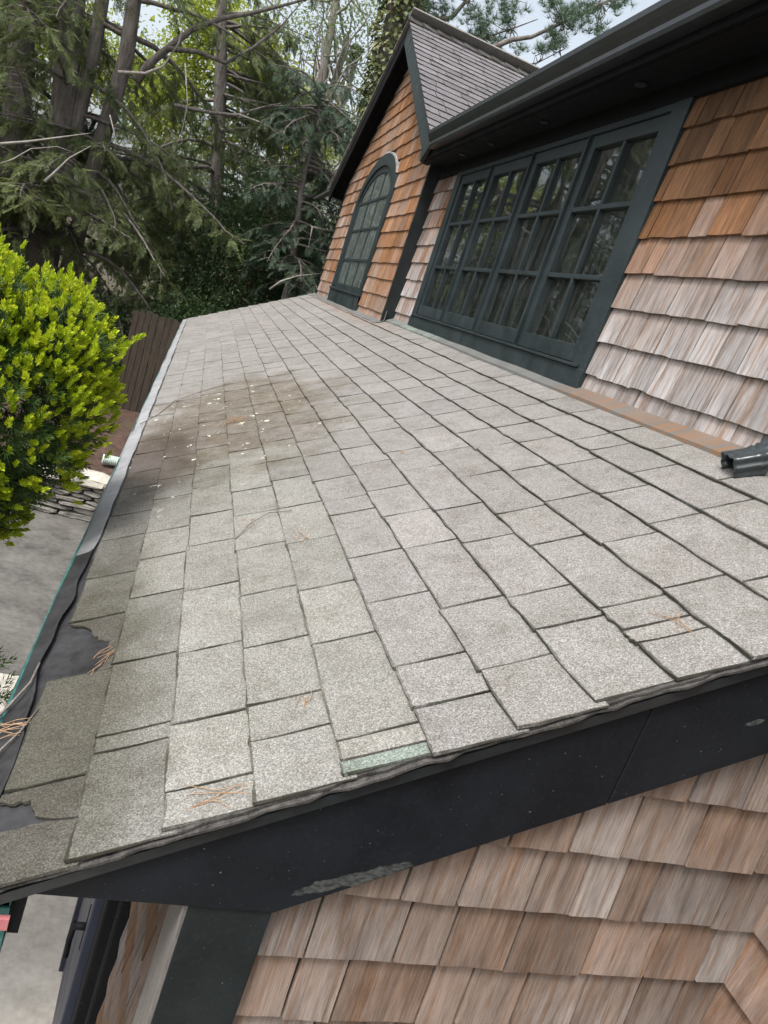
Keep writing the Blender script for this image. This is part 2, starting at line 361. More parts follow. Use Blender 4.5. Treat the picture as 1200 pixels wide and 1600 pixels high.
# ------------------------------------------------------------------ ground
def grid_sheet(name, x0, x1, y0, y1, z, mat, nx, ny, amp=0.0):
    xs = np.linspace(x0, x1, nx); ys = np.linspace(y0, y1, ny)
    v = [(x, y, z + (amp * (math.sin(x * 5.1 + y * 2.3) * 0.5 + math.sin(x * 1.7 - y * 3.9) * 0.5 + random.uniform(-.5, .5)) if amp else 0)) for y in ys for x in xs]
    fc = [(j * nx + i, j * nx + i + 1, (j + 1) * nx + i + 1, (j + 1) * nx + i) for j in range(ny - 1) for i in range(nx - 1)]
    return mesh_obj(name, v, fc, mat, None, True, kind='structure')
B = 400
g = MB(); g.add([(-B, -B, GZ - .01), (B, -B, GZ - .01), (B, 8.7, GZ - .01), (-B, 8.7, GZ - .01), (-B, 8.7, TZ - .03), (B, 8.7, TZ - .03), (B, B, TZ - .03), (-B, B, TZ - .03)],
        [(0, 1, 2, 3), (3, 2, 5, 4), (4, 5, 6, 7)])
g.obj('ground', MAT['soil'], kind='structure')
mesh_obj('driveway', [(-6.5, 5.15, GZ - .004), (-0.55, 5.15, GZ - .004), (-0.55, 8.62, GZ - .004), (-6.5, 8.62, GZ - .004)], [(0, 1, 2, 3)], MAT['asphalt'], kind='structure')
mesh_obj('pavement', [(-6.5, -4, GZ), (0.2, -4, GZ), (0.2, 9.0, GZ), (-0.55, 8.62, GZ), (-0.55, 5.15, GZ), (-6.5, 5.15, GZ)], [(0, 1, 2, 3, 4, 5)], MAT['concrete'], kind='structure')
grid_sheet('planting_bed', -7, 5, 8.66, 13.5, TZ, MAT['mulch'], 110, 50, 0.035)

# ------------------------------------------------------------------ the house
HB = Vector((2.5, 5.8, GZ))
house = empty('shingled_house', HB, label='cedar shingled house with dark trim and long asphalt porch roof', cat='house')

# --- porch roof
rt = MB()   # deck slab, far rake and eave edges
s_top = (XW + 0.02 - XE) / CA
def rp(s, y, h): q = P0 + U * s + NN * h; return (q.x, y, q.z)
v = [rp(s, y, h) for s in (0.004, s_top) for y in (YR + .012, YF) for h in (-0.02, 0.0)]
rt.add(v, [(0, 1, 3, 2), (4, 6, 7, 5), (0, 4, 5, 1), (2, 3, 7, 6), (0, 2, 6, 4), (1, 5, 7, 3)])
porch = rt.obj('porch_roof', MAT['deck'], house)

def shingle_mesh(name, thick=0.0068, ln=1.14, curl=0.004, mat=None):
    nx, ny = 5, 6; L = EXPO * ln; v = []; fc = []
    jl = [random.uniform(-.009, .009) for _ in range(nx)]; jr = [random.uniform(-.009, .009) for _ in range(nx)]
    bx = [random.uniform(-.003, .003) for _ in range(ny)]
    cl, cr = random.uniform(0, curl), random.uniform(0, curl)
    for layer in (0, 1):
        for i in range(nx):
            for j in range(ny):
                a = i / (nx - 1); b = j / (ny - 1)
                x = a * L + (bx[j] if i == 0 else 0); y = b - 0.5
                if j == 0: y += jl[i]
                if j == ny - 1: y += jr[i]
                top = 0.0055 + thick - (0.0055 + thick - 0.0045) * a
                top += (1 - a) ** 3 * (cl * max(0, 1 - b * 2.5) + cr * max(0, b * 2.5 - 1.5)) + random.uniform(-.0006, .0006)
                z = top if layer else top - thick * (1 - a * 0.6)
                v.append((x, y, z))
    o = nx * ny
    for i in range(nx - 1):
        for j in range(ny - 1):
            q = i * ny + j; fc.append((o + q, o + q + ny, o + q + ny + 1, o + q + 1))
    for j in range(ny - 1): fc.append((j, o + j, o + j + 1, j + 1))
    for i in range(nx - 1):
        q = i * ny; fc.append((q, q + ny, o + q + ny, o + q)); q += ny - 1; fc.append((q, o + q, o + q + ny, q + ny))
    me = bpy.data.meshes.new(name); me.from_pydata(v, [], fc); me.materials.append(mat or MAT['shingle']); return me
SHV = [shingle_mesh('roof_shingle') for _ in range(22)]
JO = {0: [1.12, 1.47, 1.735, 1.99], 1: [1.158, 1.206, 1.465, 1.787, 2.043], 2: [1.0, 1.18, 1.436, 1.747], 3: [1.068, 1.174, 1.386, 1.64, 1.936, 2.215],
      4: [0.955, 1.005, 1.328, 1.587, 1.892, 2.193, 2.493, 2.745], 5: [1.033, 1.168, 1.439, 1.696, 2.021, 2.149, 2.374, 2.699], 6: [1.087, 1.335, 1.669, 1.912, 2.151, 2.447, 2.68],
      7: [1.163, 1.305, 1.615, 1.862, 2.264, 2.507], 8: [1.035, 1.085, 1.174, 1.512, 1.737, 2.078, 2.382], 9: [1.183, 1.431, 1.742, 2.03, 2.314],
      10: [1.132, 1.467, 1.7, 1.98], 11: [1.2, 1.466, 1.786, 2.036, 2.169], 12: [1.31, 1.6, 1.917]}
cells = []
for k in range(13):
    ys = [YR + random.uniform(-.008, .008)] + JO[k]
    wide = random.random() < .5
    while ys[-1] < YF - 0.35:
        wide = not wide; ys.append(ys[-1] + (random.uniform(.285, .345) if wide else random.uniform(.215, .265)))
    ys.append(YF + random.uniform(-.008, .012))
    for a, b in zip(ys[:-1], ys[1:]): cells.append((k, a, b))
def tintc(k, a):
    t = random.gauss(1.0, 0.045); w_ = random.gauss(0, 0.003); c = [t * (1 + w_), t, t * (1 - w_), 1]
    if k < 5 and a < 3: c[0] *= 0.965; c[2] *= 0.95; c[1] *= .985
    if k == 0 and a < 2.6: c = [x * (.66 + .1 * (a > 2)) for x in c[:3]] + [1]
    if k == 1 and a < 1.6: c = [x * .86 for x in c[:3]] + [1]
    if k == 4 and a < 0.93: c = [0.80, 0.97, 0.90, 1]
    return c
cells.sort(key=lambda c: c[1] + (0.0 if c[0] < 13 else 0))
torn = {(0, 1.47), (0, YR)}
nearc = [c for c in cells if not (c[0] == 0 and (abs(c[1] - 1.47) < .001 or c[1] < .95))]
for idx, (k, a, b) in enumerate(nearc[:297]):
    gap = 0.0052
    place(random.choice(SHV), 'roof_shingle', roofM(k * EXPO + random.uniform(-.0028, .0028), (a + b) / 2, random.uniform(0, .0012), (b - a - gap), random.uniform(-.006, .006)), tintc(k, a), porch)
V = []; Fc = []
for (k, a, b) in nearc[297:]:
    me = random.choice(SHV); M = roofM(k * EXPO + random.uniform(-.003, .003), (a + b) / 2, random.uniform(0, .0012), b - a - 0.007, random.uniform(-.006, .006)); o = len(V)
    V += [tuple(M @ q.co) for q in me.vertices]; Fc += [tuple(i + o for i in p.vertices) for p in me.polygons]
mesh_obj('shingle_field', V, Fc, MAT['shingle_far'], porch, kind='stuff')
# torn shingles on the lowest course: outline in (slope, y)
def torn_piece(outline, lift=0.0):
    n = len(outline); top = []; bot = []
    for s, y in outline:
        h = 0.013 - 0.0085 * s / (EXPO * 1.14) + lift; top.append(rp(s, y, h)); bot.append(rp(s, y, h - 0.006))
    mesh_obj('roof_shingle', top + bot, [tuple(range(n))[::-1]] + [(i, i + n, (i + 1) % n + n, (i + 1) % n)[::-1] for i in range(n)], MAT['shingle_torn'], porch)
torn_piece([(.157, 1.473), (.103, 1.467), (.110, 1.48), (.119, 1.50), (.116, 1.53), (.121, 1.555), (.113, 1.58), (.116, 1.598), (.104, 1.601), (.095, 1.610), (.087, 1.615), (.084, 1.632), (.075, 1.634), (.067, 1.655), (.064, 1.672), (.052, 1.690), (.038, 1.705), (.021, 1.715), (.004, 1.727), (.157, 1.730)])
torn_piece([(.157, 1.116), (0.001, 1.116), (-.001, 1.099), (.010, 1.096), (.017, 1.089), (.027, 1.086), (.035, 1.090), (.043, 1.083), (.054, 1.085), (.058, 1.066), (.066, 1.055), (.070, 1.042), (.080, 1.036), (.101, 1.026), (.130, 1.018), (.157, 1.015)])
torn_piece([(.157, 1.011), (.125, 1.014), (.098, 1.021), (.066, 1.024), (.048, 1.021), (.017, 1.024), (0.0, 1.026), (-0.001, .91), (.157, .912)])
# ragged layered edge along the near rake
for lay in range(2):
    vs = []; n = 60; fc = []
    for i in range(n + 1):
        s = -0.01 + (s_top + .01) * i / n; e = YR + 0.004 - 0.006 * lay + random.uniform(-.006, .004)
        h = 0.0045 - lay * 0.006
        vs += [rp(s, e, h), rp(s, e, h - .0045), rp(s, YR + .03, h), rp(s, YR + .03, h - .0045)]
    for i in range(n):
        a = i * 4; b = a + 4; fc += [(a, b, b + 1, a + 1), (a, a + 2, b + 2, b), (a + 1, b + 1, b + 3, a + 3)]
    mesh_obj('rake_starter_strip', vs, fc, MAT['edge'], porch)
dm = MB(); v = [rp(s, y, h) for s in (-0.01, s_top) for y in (YR + .002, YR + .03) for h in (-0.03, -0.0125)]
dm.add(v, [(0, 1, 3, 2), (4, 6, 7, 5), (0, 4, 5, 1), (2, 3, 7, 6), (0, 2, 6, 4), (1, 5, 7, 3)]); dm.obj('drip_edge', MAT['metal'], house)
dm = MB(); v = [rp(s, y, h) for s in (0, s_top) for y in (YF - .02, YF + .006) for h in (-0.2, -0.001)]
dm.add(v, [(0, 1, 3, 2), (4, 6, 7, 5), (0, 4, 5, 1), (2, 3, 7, 6), (0, 2, 6, 4), (1, 5, 7, 3)]); dm.obj('rake_board', MAT['fascia'], house)

# --- rake boards at the near end (two lengths butted together)
def rz_(x, dz): return RZ(x) + dz
FY0, FY1 = YR + .012, YR + .040
XJ = 0.858
def board(poly, name='rake_board'):
    MB().prism(poly, 1, FY0, FY1).obj(name, MAT['fascia'], house, bevel=0.002)
board([(-0.10, rz_(-0.10, -.026)), (XJ - .0012, rz_(XJ, -.026)), (XJ - .0012, rz_(XJ, -.243)), (0.345, -0.953), (-0.02, -0.953), (-0.08, -0.972)])
board([(XJ + .0012, rz_(XJ, -.026)), (1.62, rz_(1.62, -.026)), (1.62, rz_(1.62, -.243)), (XJ + .0012, rz_(XJ, -.2415))])

# --- gutter, membrane and guard along the eave
gx0, gx1, gzt, gzb = -0.172, -0.048, -0.986, -1.105
prof = [(gx1, gzt + .03), (gx1, gzb), (gx0 + .035, gzb), (gx0 + .012, gzb + .04), (gx0 + .02, gzb + .075), (gx0, gzt), (gx0 + .012, gzt - .002)]
def sweep(prof, y0, y1, ny, mat, name, parent, thick=0.002, wob=0.0, closed=False):
    v = []; fc = []; n = len(prof); ys = np.linspace(y0, y1, ny)
    for j, y in enumerate(ys):
        wx = wob * math.sin(y * 1.9 + 1) + wob * .5 * math.sin(y * 5.3)
        for (x, z) in prof: v.append((x + wx, y, z + wx * .3))
    for j in range(ny - 1):
        for i in range(n - 1): a = j * n + i; fc.append((a, a + 1, a + n + 1, a + n))
    o = mesh_obj(name, v, fc, mat, parent); m = o.modifiers.new('solid', 'SOLIDIFY'); m.thickness = thick; return o
gut = sweep(prof, YR + .02, YF, 40, MAT['teal'], 'gutter', house, 0.0025, 0.003)
MB().prism([(gx1, gzt), (gx1, gzb), (gx0 + .035, gzb), (gx0 + .012, gzb + .04), (gx0 + .02, gzb + .075), (gx0, gzt)], 1, YR + .016, YR + .0195).obj('end_cap', MAT['teal'], gut)
MB().box(-.085, -.045, YR + .006, YR + .0155, -1.018, -.998).obj('end_flap', MAT['pinkflap'], gut)
MB().prism([(-0.03, -0.95), (-0.046, -0.957), (-0.046, -1.06), (-0.03, -1.06)], 1, YR + .041, YF).obj('eave_fascia', MAT['fascia'], house)
# membrane lying under the first course and guard sheet over the gutter, its inner edge lifted and wavy
v = []; fc = []; ny = 160
for j in range(ny):
    y = YR + .004 + (YF - YR) * j / (ny - 1)
    for s in (-0.075, -0.035, 0.0, .05, .15): v.append(rp(s, y, 0.0028 + .0012 * math.sin(y * 9 + s * 40)))
for j in range(ny - 1):
    for i in range(4): a = j * 5 + i; fc.append((a, a + 1, a + 6, a + 5))
mesh_obj('membrane', v, fc, MAT['membrane'], house)
v = []; fc = []; ny = 260
for j in range(ny):
    y = YR - .002 + (YF - YR) * j / (ny - 1)
    lift = math.exp(-((y - 1.75) / .38) ** 2)
    wv = .006 * math.sin(y * 11) + .004 * math.sin(y * 27 + 1)
    e = -0.012 - .012 * lift + wv * (0.3 + lift)
    if y < 1.3: e = -0.006 + wv * .4
    for i, (s, h) in enumerate(((-0.085, -.006), (-0.074, .004), (-0.045, .006), (e - .008, .007 + .006 * lift), (e, .009 + .012 * lift))):
        v.append(rp(s, y, h + .0012 * math.sin(y * 7 + i)))
for j in range(ny - 1):
    for i in range(4): a = j * 5 + i; fc.append((a, a + 1, a + 6, a + 5))
gg = mesh_obj('gutter_guard', v, fc, MAT['membrane'], house, True); gg.data.materials.append(MAT['guardfar'])
for pl in gg.data.polygons: pl.material_index = int(pl.center.y > 2.22)  # guard sheet turns paler beyond the near stretch
m = gg.modifiers.new('solid', 'SOLIDIFY'); m.thickness = .003

# --- flashing where the porch roof meets the walls
def flash_mat():
    M = NT('flashing_metal'); p = M.pos()
    n = M.noise(p, 6, 4); c = M.mix(n, (0.09, 0.095, 0.09), (0.19, 0.195, 0.185))
    s = M.noise(M.mapping(p, (2.0, 16, 2.0)), 3, 6)
    z = ell_mask(M, p, (1.5, 2.0, -.06), (.4, .95, .4), 4, .4, .7, 1.0)
    c = M.mix(M.math('MULTIPLY', M.ramp(s, [(0.38, 0), (0.66, .9)]), z), c, (0.25, 0.125, 0.055))
    z2 = ell_mask(M, p, (1.5, 5.3, -.06), (.4, .9, .4), 4, .4, .7, 1.0)
    c = M.mix(M.math('MULTIPLY', M.ramp(s, [(0.5, 0), (0.62, .6)]), z2), c, (0.34, 0.46, 0.38))
    M.b.inputs['Metallic'].default_value = 0.25
    M.set(c, 0.55); M.bump(n, .15, .004); return M.m
FM = flash_mat()
def flashing(x0, x1, y0, y1):
    v = []; fc = []; ny = 30
    for j in range(ny):
        y = y0 + (y1 - y0) * j / (ny - 1); wz = .0015 * math.sin(y * 8)
        v += [(x0, y, RZ(x0) + .009), (x0, y, RZ(x0) + .021 + wz), (x1, y, RZ(x1) + .019 + wz), (x1, y, RZ(x1) + .10)]
    for j in range(ny - 1):
        for i in range(3): a = j * 4 + i; fc.append((a, a + 1, a + 5, a + 4))
    mesh_obj('flashing', v, fc, FM, house)
flashing(1.452, XW - .001, 1.0, 2.3); flashing(1.450, XW - .002, 2.29, 4.2); flashing(1.453, XW - .001, 4.19, 6.165)
flashing(1.365, XG - .001, 6.12, 10.5)

# --- cedar shingles
def cedar_mesh(name, e, thick=0.0135):
    ny = 4; v = []; L = e * 1.12; bz = [random.uniform(-.0016, .0016) for _ in range(ny)]; tilt = random.uniform(-.002, .002)
    warp = random.uniform(-.0015, .003)
    for layer in (0, 1):
        for i in range(3):
            a = i / 2
            for j in range(ny):
                b = j / (ny - 1); z = a * L + ((bz[j] + tilt * (b - .5)) if i == 0 else 0)
                x = 0.002 + thick * (1 - a) + .002 + warp * (1 - a) * (2 * b - 1) ** 2 if layer else 0.0
                if layer == 0 and i == 0: x = 0.003
                v.append((x, b - .5, z))
    o = 3 * ny; fc = []
    for i in range(2):
        for j in range(ny - 1): q = i * ny + j; fc.append((o + q, o + q + 1, o + q + ny + 1, o + q + ny))
    for j in range(ny - 1): fc.append((j, j + 1, o + j + 1, o + j))
    for i in range(2):
        q = i * ny; fc.append((q, o + q, o + q + ny, q + ny)); q += ny - 1; fc.append((q, q + ny, o + q + ny, o + q))
    me = bpy.data.meshes.new(name); me.from_pydata(v, [], fc); me.materials.append(MAT['cedar']); return me
def wallM(n, al, p, w_, rx=0.0):
    M = Matrix(((n[0], al[0], 0, p[0]), (n[1], al[1], 0, p[1]), (0, 0, 1, p[2]), (0, 0, 0, 1)))
    return M @ Matrix.Rotation(rx, 4, 'X') @ Matrix.Diagonal((1, w_, 1, 1))
def cedar_wall(name, parent, n, al, fixed, z0, e, ncourse, spans, colf, wmin=.085, wmax=.20):
    """spans(z) -> list of (a,b) in the along coordinate that carries shingles at this course"""
    meshes = [cedar_mesh(name, e) for _ in range(14)]; cnt = 0
    for k in range(ncourse):
        z = z0 + k * e
        for (a, b) in spans(z, z + e):
            t = a
            while t < b - 0.012:
                w_ = random.uniform(wmin, wmax)
                if b - (t + w_) < wmin * .6: w_ = b - t
                m = t + w_ / 2; p = (fixed, m, z + random.uniform(-.004, .004)) if abs(n[0]) > .5 else (m, fixed, z + random.uniform(-.004, .004))
                place(random.choice(meshes), name, wallM(n, al, p, w_ - .0055, random.uniform(-.008, .008)), colf(p), parent); t += w_; cnt += 1
    return cnt
cl = lambda x: max(0.0, min(1.0, x))
# upper wall: backing round the window opening
WY0, WY1, WZ0, WZ1 = 2.765, 5.605, -0.045, 1.105
wb = MB()
wb.box(XW, XW + .10, 0.97, WY0 + .02, -.35, 1.16); wb.box(XW, XW + .10, WY1 - .02, 6.2, -.35, 1.16)
wb.box(XW + .001, XW + .10, WY0 + .02, WY1 - .02, -.35, WZ0 + .05); wb.box(XW + .001, XW + .10, WY0 + .02, WY1 - .02, WZ1 - .03, 1.16)
uw = wb.obj('upper_wall', MAT['sheath'], house)
def col_upper(p):
    y, z = p[1], p[2]
    sil = cl((0.62 - z) * 2.3 + (2.4 - y) * .35 + random.gauss(0, .13)) if y < 3 else cl(.85 + random.gauss(0, .25) - (z > .6) * .5)
    ora = cl(0.02 + .75 * math.exp(-((z - .52) / .2) ** 2) + random.gauss(0, .14)) if y < 3 else cl(random.gauss(.6, .4))
    br = cl(0.74 + random.gauss(0, .13) - .42 * cl((z - .45) * 1.9) + .1 * sil)  # top courses darker: eave shade put into the colour, plus unweathered brown cedar
    return (sil, ora, br, 1)
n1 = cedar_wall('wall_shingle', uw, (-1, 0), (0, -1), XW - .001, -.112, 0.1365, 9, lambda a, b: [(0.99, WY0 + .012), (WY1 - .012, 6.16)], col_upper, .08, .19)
# frieze + soffit + gutter of the upper eave
MB().box(XW - .03, XW - .0005, 0.99, 6.14, 1.085, 1.165).obj('frieze_board', MAT['black'], house)
sof = MB().box(1.335, XW + .1, 0.5, 6.13, 1.165, 1.185).obj('soffit', MAT['black'], house)
MB().box(1.318, 1.334, 0.5, 6.13, 1.155, 1.31).obj('eave_fascia', MAT['black'], house)
MB().box(1.3345, 1.39, 0.5, 6.13, 1.148, 1.1648).obj('soffit_moulding', MAT['black'], house)
for (u, vv) in ((850, 190), (767, 224), (1000, 130), (720, 240)):
    q = atZ(u, vv, 1.163); pts = []; mb = MB()
    ring = [(0.035 * math.cos(t * math.pi / 8), 0.035 * math.sin(t * math.pi / 8)) for t in range(16)]
    mb.prism([(max(q[0], 1.43) + a * .6, q[1] + b) for a, b in ring], 2, 1.158, 1.1645).obj('soffit_vent', MAT['metal'], sof)
gy0, gy1 = 0.5, 5.74
gp = [(1.318, 1.295), (1.318, 1.19), (1.268, 1.19), (1.262, 1.205), (1.262, 1.225), (1.248, 1.25), (1.236, 1.275), (1.234, 1.298), (1.242, 1.303), (1.250, 1.300)]
ug = sweep(gp, gy0, gy1, 16, MAT['metal'], 'gutter', house, 0.0025, 0.002)
MB().prism(gp[:8], 1, gy1 - .002, gy1 + .002).obj('end_cap', MAT['metal'], ug)
# upper main roof, built as courses
def stepped_roof(name, x0, z0, slope, ncourse, y0, y1, mat, parent, flip=1):
    mb = MB(); a = math.atan(slope); e = .1396
    for k in range(ncourse):
        s = k * e; pts = []
        for ss, h in ((s, 0.013), (s + e * 1.1, 0.0045), (s + e * 1.1, -.01), (s, -.01)):
            pts.append((x0 + flip * (ss * math.cos(a) - h * math.sin(a)), z0 + ss * math.sin(a) + h * math.cos(a)))
        half = (2.755 - (z0 + s * math.sin(a))) / .572 if flip > 0 else -1
        for (a0, a1) in ([(y0, 8.33 - half), (8.33 + half, y1)] if half > 0 else [(y0, y1)]):
            mb.prism(pts, 1, a0 + random.uniform(-.005, .005), a1)
    return mb.obj(name, mat, parent, kind='stuff')
stepped_roof('main_roof', 1.300, 1.312, .57, 30, 0.4, 13.0, MAT['shingle_far'], house)
stepped_roof('main_roof', 8.57, 1.312, .57, 30, 0.4, 13.0, MAT['shingle_far'], house, -1)

# --- casement window in the upper wall
win = MB()
xo = XW - .028
win.box(xo, XW + .02, WY0, WY0 + .115, -0.02, WZ1 + .02); win.box(xo, XW + .02, WY1 - .105, WY1, -0.02, WZ1 + .02)
win.box(xo + .002, XW + .02, WY0 + .115, WY1 - .105, 1.058, WZ1 + .02)
window = win.obj('casement_window', MAT['paint'], house, bevel=.003)
MB().box(xo - .004, XW + .02, WY0 - .003, WY1 + .003, -.075, .036).obj('apron', MAT['paint'], window, bevel=.003)
MB().box(xo - .014, XW + .02, WY0 + .05, WY1 - .05, .0365, .050).obj('sill', MAT['paint'], window, bevel=.003)
edges = [WY0 + .115, 3.537, 4.20, 4.862, WY1 - .105]
Z0s, Z1s = .051, 1.057
for i in range(4):
    a, b = edges[i] + .004, edges[i + 1] - .004
    if i < 3: MB().box(xo - .004, XW + .02, b + .0005, b + .0075, Z0s, Z1s).obj('mullion', MAT['paint'], window)
    xs0, xs1 = XW - .016, XW + .016; st = .058
    sm = MB().box(xs0, xs1, a, a + st, Z0s + .002, Z1s - .002).box(xs0, xs1, b - st, b, Z0s + .002, Z1s - .002)
    sm.box(xs0 + .001, xs1, a + st, b - st, Z0s + .002, Z0s + .075).box(xs0 + .001, xs1, a + st, b - st, Z1s - .062, Z1s - .002)
    sm.obj('sash', MAT['paint'], window, bevel=.003)
    ya, yb, za, zb = a + st, b - st, Z0s + .075, Z1s - .062; ym = (ya + yb) / 2; zz = [za, .410, .715, zb]
    MB().box(xs0 + .003, xs1 - .002, ym - .011, ym + .011, za, zb).obj('muntin', MAT['paint'], window, bevel=.003)
    for zc in zz[1:3]: MB().box(xs0 + .0025, xs1 - .002, ya, yb, zc - .011, zc + .011).obj('muntin', MAT['paint'], window, bevel=.003)
    for (p0, p1) in ((ya, ym - .011), (ym + .011, yb)):
        for q in range(3):
            z_0 = zz[q] + (.011 if q else 0); z_1 = zz[q + 1] - (.011 if q < 2 else 0); ti = random.uniform(-.0012, .0012)
            mesh_obj('pane', [(XW + .006 + ti, p0, z_0), (XW + .006 - ti, p1, z_0), (XW + .006 - ti, p1, z_1), (XW + .006 + ti * .4, p0, z_1)], [(0, 3, 2, 1)], MAT['glass'], window)
# room behind it
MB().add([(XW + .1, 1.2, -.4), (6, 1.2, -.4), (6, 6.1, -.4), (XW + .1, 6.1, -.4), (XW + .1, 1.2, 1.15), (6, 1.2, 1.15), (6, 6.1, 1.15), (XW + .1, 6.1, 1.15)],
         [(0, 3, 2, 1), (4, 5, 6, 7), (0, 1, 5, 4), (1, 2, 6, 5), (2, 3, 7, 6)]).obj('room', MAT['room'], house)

# --- gable dormer with arched window
GC = 8.29; GH = 2.12                      # centre and half width of the wall
XR = 1.275; PKY, PKZ, DS = 8.33, 2.755, 0.572   # rake plane, peak, slope
zrk = lambda y: PKZ - DS * abs(y - PKY)
gw = MB().prism([(GC - GH, -.3), (GC + GH, -.3), (GC + GH, zrk(GC + GH) - .06), (PKY, PKZ - .06), (GC - GH, zrk(GC - GH) - .06)], 0, XG, XG + .09)
gable = gw.obj('gable_wall', MAT['sheath'], house)
MB().box(XG + .0905, 2.6, GC - GH + .001, GC - GH + .05, -.3, 1.3).obj('dormer_cheek', MAT['corner'], house)
MB().box(XG + .0905, 2.6, GC + GH - .05, GC + GH - .001, -.3, 1.3).obj('dormer_cheek', MAT['corner'], house)
SPR, RISE, HWo, HWi = 1.02, .47, 0.955, .80
def arch_h(y, hw, rise): 
    t = abs(y - 8.265) / hw
    return -9 if t > 1 else SPR + rise * math.sqrt(max(0, 1 - t * t))
def gspans(z0, z1):
    zm = (z0 + z1) / 2
    half = min(GH - .012, (PKZ - .03 - z0 - .156) / DS); L, R_ = max(GC - GH + .012, PKY - half), min(GC + GH - .012, PKY + half)
    if zm > SPR + RISE: return [(L, R_)] if R_ > L else []
    hw = HWo - .03 if zm < SPR else HWo * math.sqrt(max(0, 1 - ((zm - SPR) / RISE) ** 2)) - .02
    if hw < .05: return [(L, R_)]
    return [(L, 8.265 - hw), (8.265 + hw, R_)]
def col_gable(p):
    y, z = p[1], p[2]
    sil = cl(.16 + .5 * cl((.2 - z) * 2.2) + random.gauss(0, .2) + (y > 9.2) * .15); ora = cl(random.gauss(.72, .25)) if y < 8.3 else cl(random.gauss(.42, .25))
    return (sil, ora, cl(.78 + random.gauss(0, .12)), .4)
n2 = cedar_wall('gable_shingle', gable, (-1, 0), (0, -1), XG - .001, -.165, .139, 21, gspans, col_gable, .11, .23)
MB().box(XG - .022, XG + .0885, GC - GH - .014, GC - GH + .012, -.16, 1.31).obj('corner_board', MAT['corner'], house)
MB().box(XG - .022, XG + .0885, GC + GH - .012, GC + GH + .014, -.16, 1.31).obj('corner_board', MAT['corner'], house)
# arched casing
def arch_path(hw, rise, zb, n=24):
    pts = [(8.265 - hw, zb), (8.265 - hw, SPR)]
    for i in range(1, n): t = math.pi * i / n; pts.append((8.265 - hw * math.cos(t), SPR + rise * math.sin(t)))
    return pts + [(8.265 + hw, SPR), (8.265 + hw, zb)]
def arch_ring(name, hwo, ro, hwi, ri, zb, x0, x1, mat, parent):
    A, B_ = arch_path(hwo, ro, zb), arch_path(hwi, ri, zb); n = len(A); v = []; fc = []
    for (a, b) in zip(A, B_): v += [(x0, a[0], a[1]), (x0, b[0], b[1]), (x1, a[0], a[1]), (x1, b[0], b[1])]
    for i in range(n - 1):
        a = i * 4; b = a + 4; fc += [(a, b, b + 1, a + 1), (a, a + 2, b + 2, b), (a + 1, b + 1, b + 3, a + 3)]
    fc += [(0, 1, 3, 2), (4 * n - 4, 4 * n - 2, 4 * n - 1, 4 * n - 3)]
    return mesh_obj(name, v, fc, mat, parent)
aw = arch_ring('arched_window', HWo, RISE, HWi + .02, RISE - .115, -.02, XG - .032, XG + .01, MAT['paint'], house)
v = []; fc = []
for i in range(13):
    t = math.pi * (.14 + .36 * i / 12)
    for hw_, rs_, x_ in ((HWo + .0005, RISE + .0005, XG - .035), (HWo + .016, RISE + .02, XG - .035), (HWo + .016, RISE + .02, XG - .002), (HWo + .0005, RISE + .0005, XG - .002)):
        v.append((x_, 8.265 - hw_ * math.cos(t), SPR + rs_ * math.sin(t)))
for i in range(12):
    for k in range(4): fc.append((i * 4 + k, i * 4 + (k + 1) % 4, i * 4 + 4 + (k + 1) % 4, i * 4 + 4 + k))
fc += [(0, 1, 2, 3), (51, 50, 49, 48)]
mesh_obj('hood_edge', v, fc, MAT['whitetrim'], aw)
arch_ring('sash', HWi + .0195, RISE - .116, HWi - .05, RISE - .18, .07, XG - .014, XG + .01, MAT['paint'], aw)
MB().box(XG - .036, XG + .01, 8.265 - HWo, 8.265 + HWo, -.12, .045).obj('apron', MAT['paint'], aw, bevel=.004)
MB().box(XG - .050, XG + .01, 8.265 - HWo - .01, 8.265 + HWo + .01, .0455, .068).obj('sill', MAT['paint'], aw, bevel=.004)
MB().box(XG - .0135, XG + .01, 8.265 - HWi + .05, 8.265 + HWi - .05, .0685, .13).obj('sash', MAT['paint'], aw, bevel=.003)
hwi, rsi = HWi - .05, RISE - .18; cols = [8.265 - hwi + 2 * hwi * i / 3 for i in range(4)]; rows = [.13, .40, .727, 1.03]
for c in cols[1:3]: MB().box(XG - .011, XG + .008, c - .012, c + .012, .13, arch_h(c, hwi, rsi) + .02).obj('muntin', MAT['paint'], aw)
for z in rows[1:]: MB().box(XG - .0115, XG + .008, 8.265 - hwi, 8.265 + hwi, z - .012, z + .012).obj('muntin', MAT['paint'], aw)
for i in range(3):
    a, b = cols[i] + (.012 if i else 0), cols[i + 1] - (.012 if i < 2 else 0)
    for q in range(4):
        z0 = rows[q] + (.012 if q else 0)
        if q < 3: pl = [(a, z0), (b, z0), (b, rows[q + 1] - .012), (a, rows[q + 1] - .012)]
        else: pl = [(a, z0), (b, z0)] + [(b + (a - b) * t / 6, max(z0 + .002, arch_h(min(max(b + (a - b) * t / 6, 8.265 - hwi + .001), 8.265 + hwi - .001), hwi, rsi))) for t in range(7)]
        ti = random.uniform(-.0015, .0015)
        mesh_obj('pane', [(XG - .002 + ti * (y - 8.2), y, z) for y, z in pl], [tuple(range(len(pl)))[::-1]], MAT['skyglass'], aw)
